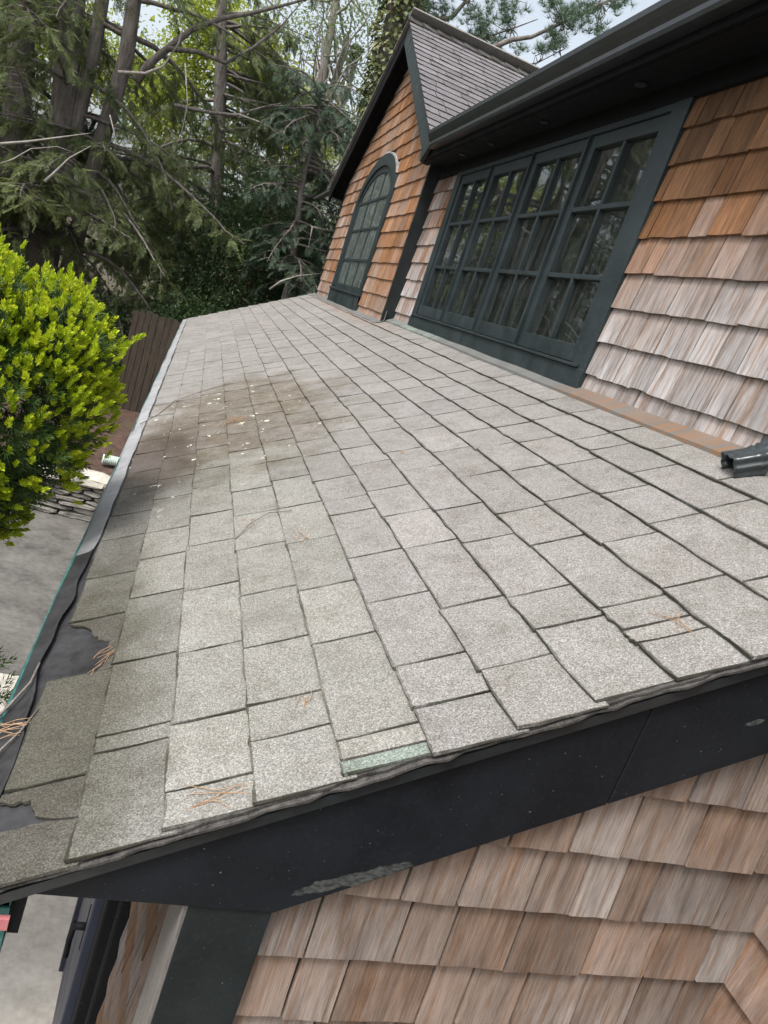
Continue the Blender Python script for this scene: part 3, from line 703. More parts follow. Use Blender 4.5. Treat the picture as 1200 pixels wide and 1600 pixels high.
# rake boards, soffit and roof planes of the dormer
ye0, ye1 = 5.79, 2 * PKY - 5.79
dpt = .205
MB().prism([(PKY, PKZ), (5.80, zrk(5.80)), (5.765, zrk(5.80) - .025), (5.75, zrk(5.80) - .08), (5.93, 1.115), (6.02, zrk(6.02) - dpt), (PKY, PKZ - dpt * 1.12)], 0, XR, XR + .028).obj('dormer_rake_board', MAT['paint'], house, bevel=.003)
MB().prism([(PKY + .0005, PKZ), (PKY + .0005, PKZ - dpt * 1.12), (ye1 - .23, zrk(ye1 - .23) - dpt), (ye1 - .14, 1.115), (ye1 + .03, zrk(ye1) - .09), (ye1, zrk(ye1))], 0, XR, XR + .028).obj('dormer_rake_board', MAT['black'], house, bevel=.003)
for sgn in (-1, 1):
    y1 = 5.83 if sgn < 0 else ye1 - .03
    pl = [(PKY, PKZ - .02), (y1, zrk(y1) - .02), (y1, zrk(y1) - .12), (PKY, PKZ - .12)]
    MB().prism(pl, 0, XR + .0285, 4.6 if sgn > 0 else 4.6).obj('dormer_soffit', MAT['black'], house)
    # moulding on the wall under the soffit
    pl = [(PKY, PKZ - .125), (y1 + sgn * -.35, zrk(y1 - sgn * .35) - .125), (y1 - sgn * .35, zrk(y1 - sgn * .35) - .215), (PKY, PKZ - .235)]
    MB().prism(pl, 0, XG - .03, XG - .0005).obj('dormer_frieze', MAT['black'], house)
DA = math.atan(DS); slen = (PKY - 5.77) / math.cos(DA); nc = int(slen / EXPO)
UD = Vector((0, math.cos(DA), math.sin(DA))); ND = Vector((0, -math.sin(DA), math.cos(DA)))
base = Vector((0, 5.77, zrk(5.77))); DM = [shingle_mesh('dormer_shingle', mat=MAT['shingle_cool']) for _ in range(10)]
droof = MB().prism([(PKY, PKZ), (5.775, zrk(5.775)), (5.775, zrk(5.775) - .019), (PKY, PKZ - .019)], 0, XR - .012, 4.6).obj('dormer_roof', MAT['deck'], house)
for k in range(nc + 1):
    x = XR - .03 - random.uniform(0, .006) ; first = True; xmax = 3.4 - .0 * k
    while x < xmax:
        w_ = random.uniform(.12, .33) if first else random.uniform(.2, .34); first = False
        p = base + UD * (k * EXPO + random.uniform(-.002, .002)) + ND * random.uniform(.0005, .002) + Vector((x + w_ / 2, 0, 0))
        # local x -> up slope, local y -> -X, local z -> normal
        M = Matrix(((0, -1, 0, p.x), (UD.y, 0, ND.y, p.y), (UD.z, 0, ND.z, p.z), (0, 0, 0, 1))) @ Matrix.Diagonal((1, w_ - .005, 1, 1))
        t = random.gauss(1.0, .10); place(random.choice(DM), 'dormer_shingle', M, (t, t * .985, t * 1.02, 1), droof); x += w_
fl = MB()   # far slope of the dormer
for k in range(nc + 1):
    s = k * EXPO; pts = []
    for ss, h in ((s, .013), (s + EXPO * 1.1, .0045), (s + EXPO * 1.1, -.012), (s, -.012)):
        pts.append((ye1 + .02 - ss * math.cos(DA) + h * math.sin(DA), zrk(ye1 + .02) + ss * math.sin(DA) + h * math.cos(DA)))
    fl.prism(pts, 0, XR - .03, 4.6)
fl.obj('dormer_slope', MAT['shingle_far'], house, kind='stuff')
x = XR - .05
while x < 4.2:
    l = .155; mb = MB(); h0 = .014
    pl = [(PKY - .15, PKZ - .15 * DS + .022), (PKY, PKZ + .032), (PKY + .15, PKZ - .15 * DS + .022), (PKY + .15, PKZ - .15 * DS + .012), (PKY, PKZ + .02), (PKY - .15, PKZ - .15 * DS + .012)]
    v = [(x, y, z + h0) for y, z in pl] + [(x + l * 1.2, y, z) for y, z in pl]; n = 6
    mb.add(v, [tuple(range(n)), tuple(range(2 * n - 1, n - 1, -1))] + [(i, i + n, (i + 1) % n + n, (i + 1) % n) for i in range(n)])
    o = mb.obj('ridge_cap', MAT['shingle_cool'], droof); t = random.gauss(1.0, .08); o.color = (t, t, t, 1); x += l

# --- downspout with its elbow emptying on the porch roof
def loft(name, path, mat, parent, w_=.078, dd=.056, pleat=True):
    sec = []; n = 40
    for i in range(n):
        t = 2 * math.pi * i / n; c, s = math.cos(t), math.sin(t); k = 6
        rr = (abs(c) ** k + abs(s) ** k) ** (-1 / k); a = c * rr; b = s * rr
        pl = 1 + (.085 * math.cos(i * 2 * math.pi / 5) if pleat else 0)
        sec.append((a * w_ / 2 * pl, b * dd / 2 * pl))
    v = []; fc = []; pts = [Vector(p[:3]) for p in path]
    for i, p in enumerate(pts):
        t = (pts[min(i + 1, len(pts) - 1)] - pts[max(i - 1, 0)]).normalized(); side = Vector((0.12, 1, 0)).normalized(); side = (side - t * side.dot(t)).normalized(); nn = t.cross(side)
        sc = path[i][3]
        for a, b in sec: v.append(tuple(p + side * a * sc + nn * b * sc))
    for i in range(len(pts) - 1):
        for j in range(n): k = (j + 1) % n; fc.append((i * n + j, i * n + k, (i + 1) * n + k, (i + 1) * n + j))
    o = mesh_obj(name, v, fc, mat, parent, True); m = o.modifiers.new('solid', 'SOLIDIFY'); m.thickness = .0025; m.offset = -1; return o
MAT['spout'] = simple_mat('downspout_metal', (0.014, 0.020, 0.022), (0.035, 0.045, 0.048), 12, 0.3, 0.05, 0.002, spec=0.6)
ds = loft('downspout', [(1.492, 1.58, .085, 1.0), (1.492, 1.58, .10, 1.05), (1.492, 1.58, .5, 1.0), (1.492, 1.58, .9, 1.0), (1.45, 1.58, 1.1, 1.0), (1.30, 1.58, 1.185, 1.0)], MAT['spout'], house)
loft('elbow', [(1.385, 1.632, -.088, 1.06), (1.40, 1.628, -.080, 1.05), (1.435, 1.615, -.058, 1.03), (1.447, 1.61, -.050, 1.14), (1.453, 1.607, -.045, 1.02), (1.462, 1.602, -.035, 1.13), (1.468, 1.60, -.028, 1.02), (1.476, 1.595, -.015, 1.13), (1.482, 1.59, 0.0, 1.02), (1.487, 1.585, .02, 1.12), (1.490, 1.582, .035, 1.03), (1.492, 1.58, .07, 1.05), (1.492, 1.58, .10, 1.04)], MAT['spout'], ds)

# --- end wall under the rake, its corner board, inner corner, eave-side wall, door
EY = 0.962
ew = MB().prism([(.22, GZ), (1.62, GZ), (1.62, RZ(1.62) - .05), (.36, RZ(.36) - .05), (.22, -.93)], 1, EY, EY + .08).obj('end_wall', MAT['sheath'], house)
def espans(z0, z1):
    xl = .345; xtop = (z0 + .8974 + .243) / SL; return [(max(xl, xtop - .10), 1.362)] if xtop < 1.45 else []
def col_end(p):
    return (max(.42, cl(random.gauss(.62, .2))), cl(random.gauss(.10, .12)), cl(.58 + random.gauss(0, .10) - .10 * cl((p[0] - .9) * 2)), .45)
cedar_wall('end_wall_shingle', ew, (0, -1), (1, 0), EY - .001, -1.0615 - .139 * 5, .139, 11, espans, col_end, .075, .175)
MB().box(.207, .3445, EY - .030, EY - .0005, GZ, -.9535).obj('corner_board', MAT['corner'], house, bevel=.002)
iw = MB().box(1.366, 1.45, -3.0, EY - .001, GZ, 1.15).obj('side_wall', MAT['sheath'], house)
cedar_wall('side_wall_shingle', iw, (-1, 0), (0, -1), 1.3655, -1.0615 - .139 * 4, .139, 7, lambda a, b: [(.10, EY - .002)], lambda p: (cl(random.gauss(.3, .2)), cl(random.gauss(.45, .2)), .6, 1))
fw = MB().box(.222, .30, EY + .08, 10.55, GZ, -.93).obj('eave_wall', MAT['sheath'], house)
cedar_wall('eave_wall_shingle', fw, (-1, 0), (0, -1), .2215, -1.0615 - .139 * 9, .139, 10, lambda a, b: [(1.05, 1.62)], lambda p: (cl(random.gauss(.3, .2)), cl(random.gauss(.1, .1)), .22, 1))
MB().box(.200, .2215, EY - .0295, EY + .085, GZ, -.9535).obj('corner_return', MAT['greywood'], house, bevel=.002)
MB().box(-.046, .30, EY - .001, 10.6, -.9525, -.93).obj('eave_soffit', MAT['black'], house)
dr = MB().box(.125, .2215, 1.74, 1.80, GZ + .05, -1.02).box(.125, .2215, 2.74, 2.80, GZ + .05, -1.02).box(.126, .2215, 1.80, 2.74, -1.08, -1.021).obj('front_door', MAT['navy'], house, bevel=.004)
MB().box(.15, .20, 1.64, 1.7395, GZ, -.96).obj('door_casing', MAT['black'], dr, bevel=.006)
MB().box(.18, .2215, 1.585, 1.6395, GZ, -1.16).obj('door_casing', MAT['black'], dr, bevel=.006)
MB().box(.145, .185, 1.805, 2.735, GZ + .06, -1.085).obj('door_leaf', MAT['navy'], dr, bevel=.004)
hd = MB().tube([(.14, 1.87, -2.03), (.095, 1.87, -2.03)], [.012, .012], 10).tube([(.095, 1.87, -2.02), (.092, 1.88, -2.10), (.096, 1.885, -2.17)], [.010, .009, .008], 8).tube([(.144, 1.87, -1.95), (.144, 1.87, -2.12)], [.018, .018], 8)
hd.obj('door_handle', MAT['black'], dr, smooth=True)
# remaining walls of the house (not in view) so that no light leaks in
for bx_ in ((.30, 8.4, 10.45, 10.55, GZ, -.99), (1.6, 8.4, 10.42, 10.5, -.3, 1.2), (8.3, 8.4, .97, 10.4, GZ, 1.2), (1.63, 8.29, .97, 1.05, -.5, 1.2)): MB().box(*bx_).obj('house_wall', MAT['sheath'], house)
for y_ in (0.98, 10.45):
    MB().prism([(1.45, 1.19), (8.4, 1.19), (4.93, 3.2)], 1, y_, y_ + .08).obj('gable_end', MAT['sheath'], house)

# ------------------------------------------------------------------ debris lying on the roof
def needle_bits(u, vv, n, spread, ln, label, group, seed):
    rs = random.Random(seed); q = ray(u, vv); t = -.8974 / (q[2] - SL * q[0]); c = q * t; s0 = (c[0] - XE) / CA; mb = MB(); main = rs.uniform(0, 6.28)
    for i in range(n):
        s, y = s0 + rs.gauss(0, spread), c[1] + rs.gauss(0, spread * 1.3); a = main + rs.gauss(0, .28); l = ln * rs.uniform(.5, 1.1); k0 = rs.uniform(-.3, .3)
        h = .0125 - .0085 * ((s / EXPO) % 1) + .003 + i * .0006
        pts = [rp(s + math.cos(a + k0 * j) * l * (j / 2 - .5), y + math.sin(a + k0 * j) * l * (j / 2 - .5), h + .002 * (j == 1)) for j in range(3)]
        mb.tube(pts, [.0006, .0008, .0005], 4)
    ce = Vector(rp(s0, c[1], .015)); root = empty('needle_clump', ce, label=label, cat='needles', group=group)
    mb.obj('needles', MAT['needle'], root)
G1 = 'fallen pine needles on the porch roof'
needle_bits(370, 663, 34, .026, .085, 'thick orange clump of fallen needles in the brown stained patch of roof', G1, 1)
needle_bits(335, 1255, 5, .010, .10, 'thin spray of tan pine needles near the near rake edge, lower left', G1, 2)
needle_bits(488, 1100, 5, .012, .05, 'small tangle of orange needles caught on a shingle butt above the green patched shingle', G1, 3)
needle_bits(1060, 982, 4, .010, .11, 'tan pine needles near the right end of the near rake', G1, 4)
needle_bits(160, 1035, 9, .014, .05, 'reddish needles caught in the torn shingle by the gutter', G1, 5)
needle_bits(470, 840, 5, .02, .07, 'sparse pale needles on the middle shingles beside the hair thin twig', G1, 6)
needle_bits(390, 823, 5, .016, .05, 'faint orange needle scatter at the left middle of the roof', G1, 7)
needle_bits(630, 712, 5, .012, .04, 'little red brown needle bunch at the centre of the roof', G1, 8)
needle_bits(18, 1150, 13, .015, .07, 'orange needles heaped on the gutter guard at the left edge', G1, 9)
def twig(pts, r_, label, forks=()):
    P = [rp(s, y, h) for s, y, h in pts]; root = empty('fallen_twig', Vector(P[0]), label=label, cat='twig', group='dead twigs on the roof edge')
    mb = MB().tube(P, [r_ * (1 - .5 * i / len(P)) for i in range(len(P))], 6)
    for fk in forks: mb.tube([rp(*q) for q in fk], [r_ * .6, r_ * .45, r_ * .3][:len(fk)], 5)
    mb.obj('stem', MAT['twig'], root, smooth=True)
twig([(-.095, 1.31, .02), (-.06, 1.40, .016), (-.03, 1.47, .02), (-.02, 1.53, .03)], .0034, 'bent grey twig lying across the dark gutter guard', ([(-.06, 1.40, .016), (-.1, 1.46, .03), (-.13, 1.47, .05)],))
twig([(-.05, 1.20, .014), (-.035, 1.25, .016), (-.012, 1.30, .014), (.008, 1.36, .016)], .0028, 'curved pale twig at the edge of the torn shingles')
twig([(-.035, 4.02, .016), (.05, 4.2, .014), (.12, 4.5, .016), (.30, 4.62, .018), (.42, 4.7, .014)], .003, 'long thin twig lying across the far stained shingles', ([(.12, 4.5, .016), (.2, 4.35, .016), (.25, 4.3, .016)],))
twig([(.42, 2.02, .016), (.47, 2.1, .022), (.53, 2.16, .02), (.6, 2.14, .016)], .0018, 'hair thin curved twig on the middle shingles')

# ------------------------------------------------------------------ foliage tools
def unit(a): return a / np.maximum(np.linalg.norm(a, axis=-1, keepdims=True), 1e-9)
def frames(D, Upv):
    X = unit(D); Z = unit(Upv - X * (X * Upv).sum(-1, keepdims=True)); Y = np.cross(Z, X); return np.stack([X, Y, Z], -1)   # columns
def stamp(T, O, Fm, S):
    """T (m,3) template, O (n,3), Fm (n,3,3), S (n,) -> (n*m,3)"""
    return (np.einsum('nij,mj->nmi', Fm, T) * S[:, None, None] + O[:, None, :]).reshape(-1, 3)
def spray_tpl(n=11, droop=.25, lw=.045, seed=0):
    rs = np.random.default_rng(seed); V = []
    for i in range(n):
        t = (i + .5) / n
        for sd in (-1, 1):
            L = (.42 * (1 - t) + .12) * rs.uniform(.75, 1.15); a = sd * rs.uniform(.6, .95); b0 = np.array([t, 0, -droop * t * t]); dd = np.array([math.cos(a), math.sin(a), -droop * t - rs.uniform(-.1, .3)])
            pr = np.array([-math.sin(a), math.cos(a), 0]) * lw * rs.uniform(.7, 1.3)
            V += [b0 - pr * .5, b0 + dd * L, b0 + pr + dd * L * .35]
    V += [np.array([0, -.012, 0]), np.array([1.05, 0, -droop]), np.array([0, .012, 0])]
    return np.array(V)
def leaf_tpl(asp=.5):   # one folded leaf, 2 triangles
    return np.array([[0, 0, 0], [.5, asp * .5, .10], [1, 0, -.05], [0, 0, 0], [1, 0, -.05], [.5, -asp * .5, .10]])
def tuft_tpl(n=26, seed=0):
    rs = np.random.default_rng(seed); V = []
    for i in range(n):
        q = unit(np.array([rs.uniform(.15, 1), rs.uniform(-1, 1), rs.uniform(-1, 1)])); sd = unit(np.cross(q, rs.normal(size=3))) * .022
        V += [sd, -sd, q * rs.uniform(.75, 1)]
    return np.array(V)
SPR_T = [spray_tpl(11, .28, .05, i) for i in range(4)]
def crown_sprays(O, D, S, tpls, up=None):
    n = len(O); up = np.tile([0, 0, 1.], (n, 1)) + rng.normal(0, .35, (n, 3)) if up is None else up; Fm = frames(D, up); out = []
    for i, T in enumerate(tpls):
        k = np.arange(n) % len(tpls) == i; out.append(stamp(T, O[k], Fm[k], S[k]))
    return np.concatenate(out)
def bend(p0, d0, length, n, sag, jit, rs):
    p = np.array(p0, float); dd = unit(np.array(d0, float)); pts = [p.copy()]
    for i in range(n):
        dd = unit(dd + np.array([0, 0, -sag / n]) + rs.normal(0, jit, 3)); p = p + dd * length / n; pts.append(p.copy())
    return np.array(pts)
def along(pts, t):
    x = t * (len(pts) - 1); i = int(min(x, len(pts) - 2)); return pts[i] + (pts[i + 1] - pts[i]) * (x - i), unit(pts[i + 1] - pts[i])

def hemlock(name, base, stems, limbs_z, limb_len, nlimb, label, seed, mat='hemlock', bark='bark', dens=1.0, size=.21, sag=.75, group=None, keep=None, front=None):
    """stems: list of (points, radii); limbs leave the stems between limbs_z heights"""
    rs = np.random.default_rng(seed); root = empty(name, Vector(base), label=label, cat='tree', group=group)
    for pts, rr in stems: MB().tube(pts, rr, 12).obj('trunk', MAT[bark], root, True)
    lm = MB(); O = []; D = []; S = []
    for i in range(nlimb):
        pts, rr = stems[rs.integers(len(stems))]; pts = np.array(pts)
        for _ in range(30):
            t = rs.uniform(0, 1); p, dd = along(pts, t)
            if limbs_z[0] < p[2] < limbs_z[1]: break
        az = rs.uniform(0, 2 * math.pi); fr = (p[2] - limbs_z[0]) / max(limbs_z[1] - limbs_z[0], .1)
        L = (limb_len[0] + (limb_len[1] - limb_len[0]) * fr) * rs.uniform(.6, 1.15)
        lp = bend(p, (math.cos(az), math.sin(az), rs.uniform(-.05, .35)), L, 8, sag * rs.uniform(.5, 1.2), .09, rs)
        if keep is not None and not keep(lp[-1]): continue
        if front is not None and math.sin(az) < -.15 and front[0] < p[2] < front[1] and rs.uniform() < .35: continue
        r0 = .012 + .012 * L; lm.tube(lp, [r0 * (1 - .85 * k / 8) for k in range(9)], 5, False)
        nt_ = int(L * 9 * dens)
        for j in range(nt_):
            t = .18 + .82 * (j + rs.uniform(0, 1)) / nt_; q, dd = along(lp, min(t, .999)); sd = 1 if j % 2 else -1
            side = unit(np.cross(dd, [0, 0, 1.])) * sd; tl = rs.uniform(.35, .95) * (1.15 - t * .75) * min(1, L / 2.2)
            tp = bend(q, dd * rs.uniform(.3, .9) + side + np.array([0, 0, rs.uniform(-.25, .15)]), tl, 3, .55, .12, rs)
            lm.tube(tp, [.007, .005, .0035, .002], 3, False)
            for m_ in range(max(2, int(tl / size * 3.2))):
                tt = rs.uniform(.1, 1.0); o, d2 = along(tp, min(tt, .999))
                O.append(o); D.append(d2 + rs.normal(0, .45, 3)); S.append(size * rs.uniform(.55, 1.2))
    lm.obj('limbs', MAT[bark], root, True, kind='stuff')
    tri_obj('crown', crown_sprays(np.array(O), np.array(D), np.array(S), SPR_T), 3, MAT[mat], root)
    return root
def lumps_points(n, lobes, rs, shell=.55):
    """points in a set of ellipsoid lobes (c, r), denser towards the outside"""
    vol = np.array([np.prod(r_) ** (2 / 3) for c, r_ in lobes]); pick = rs.choice(len(lobes), n, p=vol / vol.sum())
    C = np.array([c for c, r_ in lobes])[pick]; R_ = np.array([r_ for c, r_ in lobes])[pick]
    q = unit(rs.normal(size=(n, 3))); t = (shell + (1 - shell) * rs.uniform(0, 1, n)) [:, None] * rs.uniform(.9, 1.12, n)[:, None]
    return C + q * R_ * t, q
def leafy(name, base, stems, lobes, nleaf, leafsize, label, seed, mat, bark='bark', cl_=9, asp=.5, clump=.16, shell=.45, cat='tree', branches=24, group=None):
    rs = np.random.default_rng(seed); root = empty(name, Vector(base), label=label, cat=cat, group=group)
    for pts, rr in stems: MB().tube(pts, rr, 10).obj('trunk' if cat == 'tree' else 'stem', MAT[bark], root, True)
    lm = MB()
    for i in range(branches):
        c, r_ = lobes[rs.integers(len(lobes))]; tgt = np.array(c) + unit(rs.normal(size=3)) * np.array(r_) * .9
        pts, rr = stems[rs.integers(len(stems))]; p, dd = along(np.array(pts), rs.uniform(.25, .98))
        mid = p * .5 + tgt * .5 + rs.normal(0, .18, 3) * np.linalg.norm(tgt - p) * .5
        lp = np.array([p, p * .6 + mid * .4 + rs.normal(0, .05, 3), mid, mid * .5 + tgt * .5 + rs.normal(0, .1, 3), tgt]); r0 = min(rr) * .5 + .012
        lm.tube(lp, [r0, r0 * .75, r0 * .5, r0 * .35, r0 * .15], 5, False)
    lm.obj('limbs', MAT[bark], root, True, kind='stuff')
    nc_ = nleaf // cl_; P, Q = lumps_points(nc_, lobes, rs, shell)
    O = np.repeat(P, cl_, 0) + rs.normal(0, clump, (nc_ * cl_, 3)); n = len(O)
    D = np.repeat(Q, cl_, 0) * .5 + rs.normal(0, .7, (n, 3)) + np.array([0, 0, -.15]); Up = rs.normal(0, .5, (n, 3)) + np.array([0, 0, 1.])
    tri_obj('crown', stamp(leaf_tpl(asp), O, frames(D, Up), leafsize * rs.uniform(.6, 1.25, n)), 3, MAT[mat], root)
    return root
def px(pts, Y): return [tuple(atY(u, v, Y)) for u, v in pts]

# ------------------------------------------------------------------ yew beside the gutter
def yew():
    rs = np.random.default_rng(5); base = (-1.0, 2.55, GZ); root = empty('yew_shrub', Vector(base), label='clipped yew shrub with bright yellow green new shoots beside the gutter', cat='shrub')
    lobes = [((-.57, 2.50, -.64), (.33, .42, .35)), ((-.41, 2.50, -.42), (.18, .24, .14)), ((-.92, 2.45, -.70), (.50, .5, .46)), ((-.62, 2.45, -.95), (.21, .28, .18)), ((-.85, 2.4, -1.12), (.34, .42, .36)), ((-.62, 2.46, -.36), (.2, .26, .12))]
    low = [((-1.0, 2.35, -1.75), (.50, .55, .55)), ((-1.05, 2.3, -2.5), (.6, .6, .7)), ((-.52, 2.0, -1.36), (.27, .2, .18))]
    st = MB()
    for i in range(9):
        a = i * .7; st.tube([(-1.0 + .05 * math.cos(a), 2.45 + .05 * math.sin(a), GZ), (-1.0 + .18 * math.cos(a), 2.42 + .18 * math.sin(a), -2.2), (-.95 + .28 * math.cos(a), 2.42 + .28 * math.sin(a), -1.3), (-.86 + .34 * math.cos(a), 2.45 + .34 * math.sin(a), -.6)], [.04, .03, .02, .008], 6)
    st.obj('stem', MAT['bark_red'], root, True)
    def brush(n, spread, curl, ln, wd, seed):
        r2 = np.random.default_rng(seed); V = []
        for i in range(n):
            t = i / (n - 1); az = i * 2.4 + r2.uniform(0, .5); o = np.array([t * .8, 0, 0]); out = np.array([0, math.cos(az), math.sin(az)])
            q = unit(np.array([curl + .5 * t, 0, 0]) + out * spread * (1 - .35 * t)); L = ln * r2.uniform(.8, 1.1) * (1 - .2 * t); sd = unit(np.cross(q, out)) * wd
            V += [o - sd * .4, o + q * L * .5 - sd * .5 + out * .02, o + q * L, o - sd * .4, o + q * L, o + q * L * .5 + sd * .5 + out * .02]
        return np.array(V)
    NEWT = [brush(24, .62, .62, .52, .17, i) for i in range(3)]; OLDT = [brush(20, 1.0, .35, .62, .085, i + 9) for i in range(3)]
    # dark sprigs through the volume, shoots on the outside
    up = np.array([0, 0, 1.])
    Pa, Qa = lumps_points(11500, lobes, rs, .70); Pb, Qb = lumps_points(2200, low, rs, .8); P, Q = np.concatenate([Pa, Pb]), np.concatenate([Qa, Qb])
    def inside(P, k):
        ins = np.zeros(len(P), bool)
        for c, r_ in lobes + low: ins |= (((P - np.array(c)) / (np.array(r_) * k)) ** 2).sum(1) < 1
        return ins
    kp = ~inside(P, .66); P, Q = P[kp], Q[kp]
    D = Q * .9 + up * .35 + rs.normal(0, .4, P.shape)
    tri_obj('old_needles', crown_sprays(P, D, rs.uniform(.042, .062, len(P)), OLDT), 3, MAT['yewdark'], root, kind='stuff')
    Pa, Qa = lumps_points(21000, lobes, rs, .97); Pb, Qb = lumps_points(700, low, rs, .97); P, Q = np.concatenate([Pa, Pb]), np.concatenate([Qa, Qb])
    clump = np.sin(P[:, 0] * 13 + 1) * np.sin(P[:, 1] * 11) * np.sin(P[:, 2] * 12 + 2)
    keep = ~inside(P, .93) & (rs.uniform(0, 1, len(P)) < np.clip(.46 + .6 * Q[:, 2] + .75 * clump + (P[:, 2] > -.64) * .3, .10, .95))
    P, Q = P[keep], Q[keep]; print('yew shoots', len(P))
    P = P + Q * (.028 * np.sin(P[:, 0] * 31 + P[:, 2] * 17) + rs.exponential(.014, len(P)))[:, None]
    D = Q * .75 + up * .75 + rs.normal(0, .22, P.shape)
    tri_obj('new_shoots', crown_sprays(P, D, rs.uniform(.030, .049, len(P)), NEWT), 3, MAT['yewnew'], root, kind='stuff')
yew()

# ------------------------------------------------------------------ stone wall, drain pipe, plants, fence
def stone_mesh(seed):
    rs = random.Random(seed); n = 12; v = []; fc = []
    ring = []
    for i in range(n):
        t = 2 * math.pi * i / n; c, s = math.cos(t), math.sin(t); rr = (abs(c) ** 7 + abs(s) ** 7) ** (-1 / 7) * rs.uniform(.92, 1.0); ring.append((c * rr * .5, s * rr * .5))
    for dpt_, k in ((0.5, 1.0), (-.38, .97), (-.5, .78)):
        for a, b in ring: v.append((a * k, dpt_ + rs.uniform(-.05, .05) if dpt_ < 0 else dpt_, b * k))
    for l in range(2):
        for i in range(n): j = (i + 1) % n; fc.append((l * n + i, l * n + j, (l + 1) * n + j, (l + 1) * n + i))
    fc.append(tuple(2 * n + i for i in range(n))); return v, fc
STV = [stone_mesh(i) for i in range(8)]
swr = empty('stone_wall', Vector((-1.0, 8.6, GZ)), label='low dry stacked fieldstone wall with pale capstones edging the driveway', cat='wall')
def mk(mat, nm):
    out = []
    for v, fc in STV:
        me = bpy.data.meshes.new(nm); me.from_pydata(v, [], fc); me.materials.append(mat); out.append(me)
    return out
ST, SCAP = mk(MAT['stone'], 'stone'), mk(MAT['capstone'], 'capstone')
z = GZ; row = 0
while z < TZ - .13:
    h = random.uniform(.04, .075); x = -3.2 + random.uniform(0, .2)
    while x < .2:
        l = random.uniform(.16, .5); hh = h * random.uniform(.8, 1.08)
        place(random.choice(ST), 'stone', Matrix.Translation((x + l / 2, 8.60 + random.uniform(-.025, .02), z + h / 2)) @ Matrix.Rotation(random.uniform(-.05, .05), 4, 'Y') @ Matrix.Diagonal((l * 1.02, .22, hh * .97, 1)), None, swr); x += l
    z += h; row += 1
x = -3.2
while x < .2:
    l = random.uniform(.32, .6); place(random.choice(SCAP), 'capstone', Matrix.Translation((x + l / 2, 8.62, z + .055)) @ Matrix.Rotation(random.uniform(-.06, .06), 4, 'Y') @ Matrix.Diagonal((l, .34, .12, 1)), None, swr); x += l + .01
pa, pb = atZ(160, 717, TZ + .08), None
pr_ = MB(); n = 44; pts = []; rr = []
for i in range(n * 2):
    pts.append((pa[0] + i * .011, pa[1] + i * .0015, TZ + .085)); rr.append(.062 if (i // 1) % 2 else .053)
pr_.tube(pts, rr, 18, False)
o = pr_.obj('drain_pipe', MAT['pipe'], label='pale green corrugated drain pipe lying on the brown mulch bed', cat='pipe')
o.modifiers.new('solid', 'SOLIDIFY').thickness = .004
# fence
fr_ = empty('board_fence', Vector((0.4, 12.4, TZ)), label='dark weathered vertical board fence behind the mulch bed', cat='fence')
x = -.93
for i in range(34):
    w_ = random.uniform(.085, .12); h = 1.62 + random.uniform(-.03, .03) - .03 * (i % 7 == 0)
    mb = MB().prism([(x, TZ - .05), (x + w_ - .008, TZ - .05), (x + w_ - .008 + random.uniform(-.004, .004), TZ + h - .02), (x + w_ * .5, TZ + h), (x, TZ + h - .025)], 1, 12.4 + random.uniform(-.006, .006), 12.422)
    mb.obj('board', MAT['fence'], fr_); x += w_
for zz_ in (.3, 1.3): MB().box(-.93, x, 12.424, 12.47, TZ + zz_, TZ + zz_ + .09).obj('rail', MAT['fence'], fr_)
for xx in (-.9, .6, 2.1): MB().box(xx, xx + .1, 12.471, 12.57, TZ - .05, TZ + 1.55).obj('post', MAT['fence'], fr_)
# weed at the wall foot
q = atZ(140, 797, GZ)
leafy('wall_foot_weed', q, [([(q[0], q[1] - .15, GZ), (q[0], q[1] - .15, GZ + .1)], [.006, .003])], [((q[0], q[1] - .16, GZ + .1), (.14, .1, .12))], 160, .085, 'small yellow green weed growing at the foot of the stone wall', 3, 'spring', 'bark', 4, .35, .05, .2, 'plant', 5)

# ------------------------------------------------------------------ trees
YT = 14.0
stems = []
for top, mid, bot, r_ in (((45, -160), (30, 130), (10, 430), .20), ((130, -160), (97, 190), (60, 430), .20), ((185, -160), (150, 60), (75, 430), .11), ((232, -160), (197, 90), (105, 430), .12)):
    p = px([bot, ((bot[0] + mid[0]) / 2 - 4, (bot[1] + mid[1]) / 2), mid, ((mid[0] + top[0]) / 2, (mid[1] + top[1]) / 2), top], YT)
    g0 = (p[0][0] + .15, YT, TZ - .1); p = [g0] + p + [tuple(np.array(p[-1]) * 1.0 + np.array([.3, .2, 3.5]))]
    stems.append((p, [r_ * 1.5, r_ * 1.2, r_ * 1.08, r_, r_ * .9, r_ * .8, r_ * .4]))
hemlock('hemlock_tree', (-2.4, YT, TZ), stems, (-1.2, 6.2), (2.7, 2.9), 104, 'big multi stemmed hemlock with thick grey trunks at the left', 21, dens=.95, front=(1.3, 4.6))
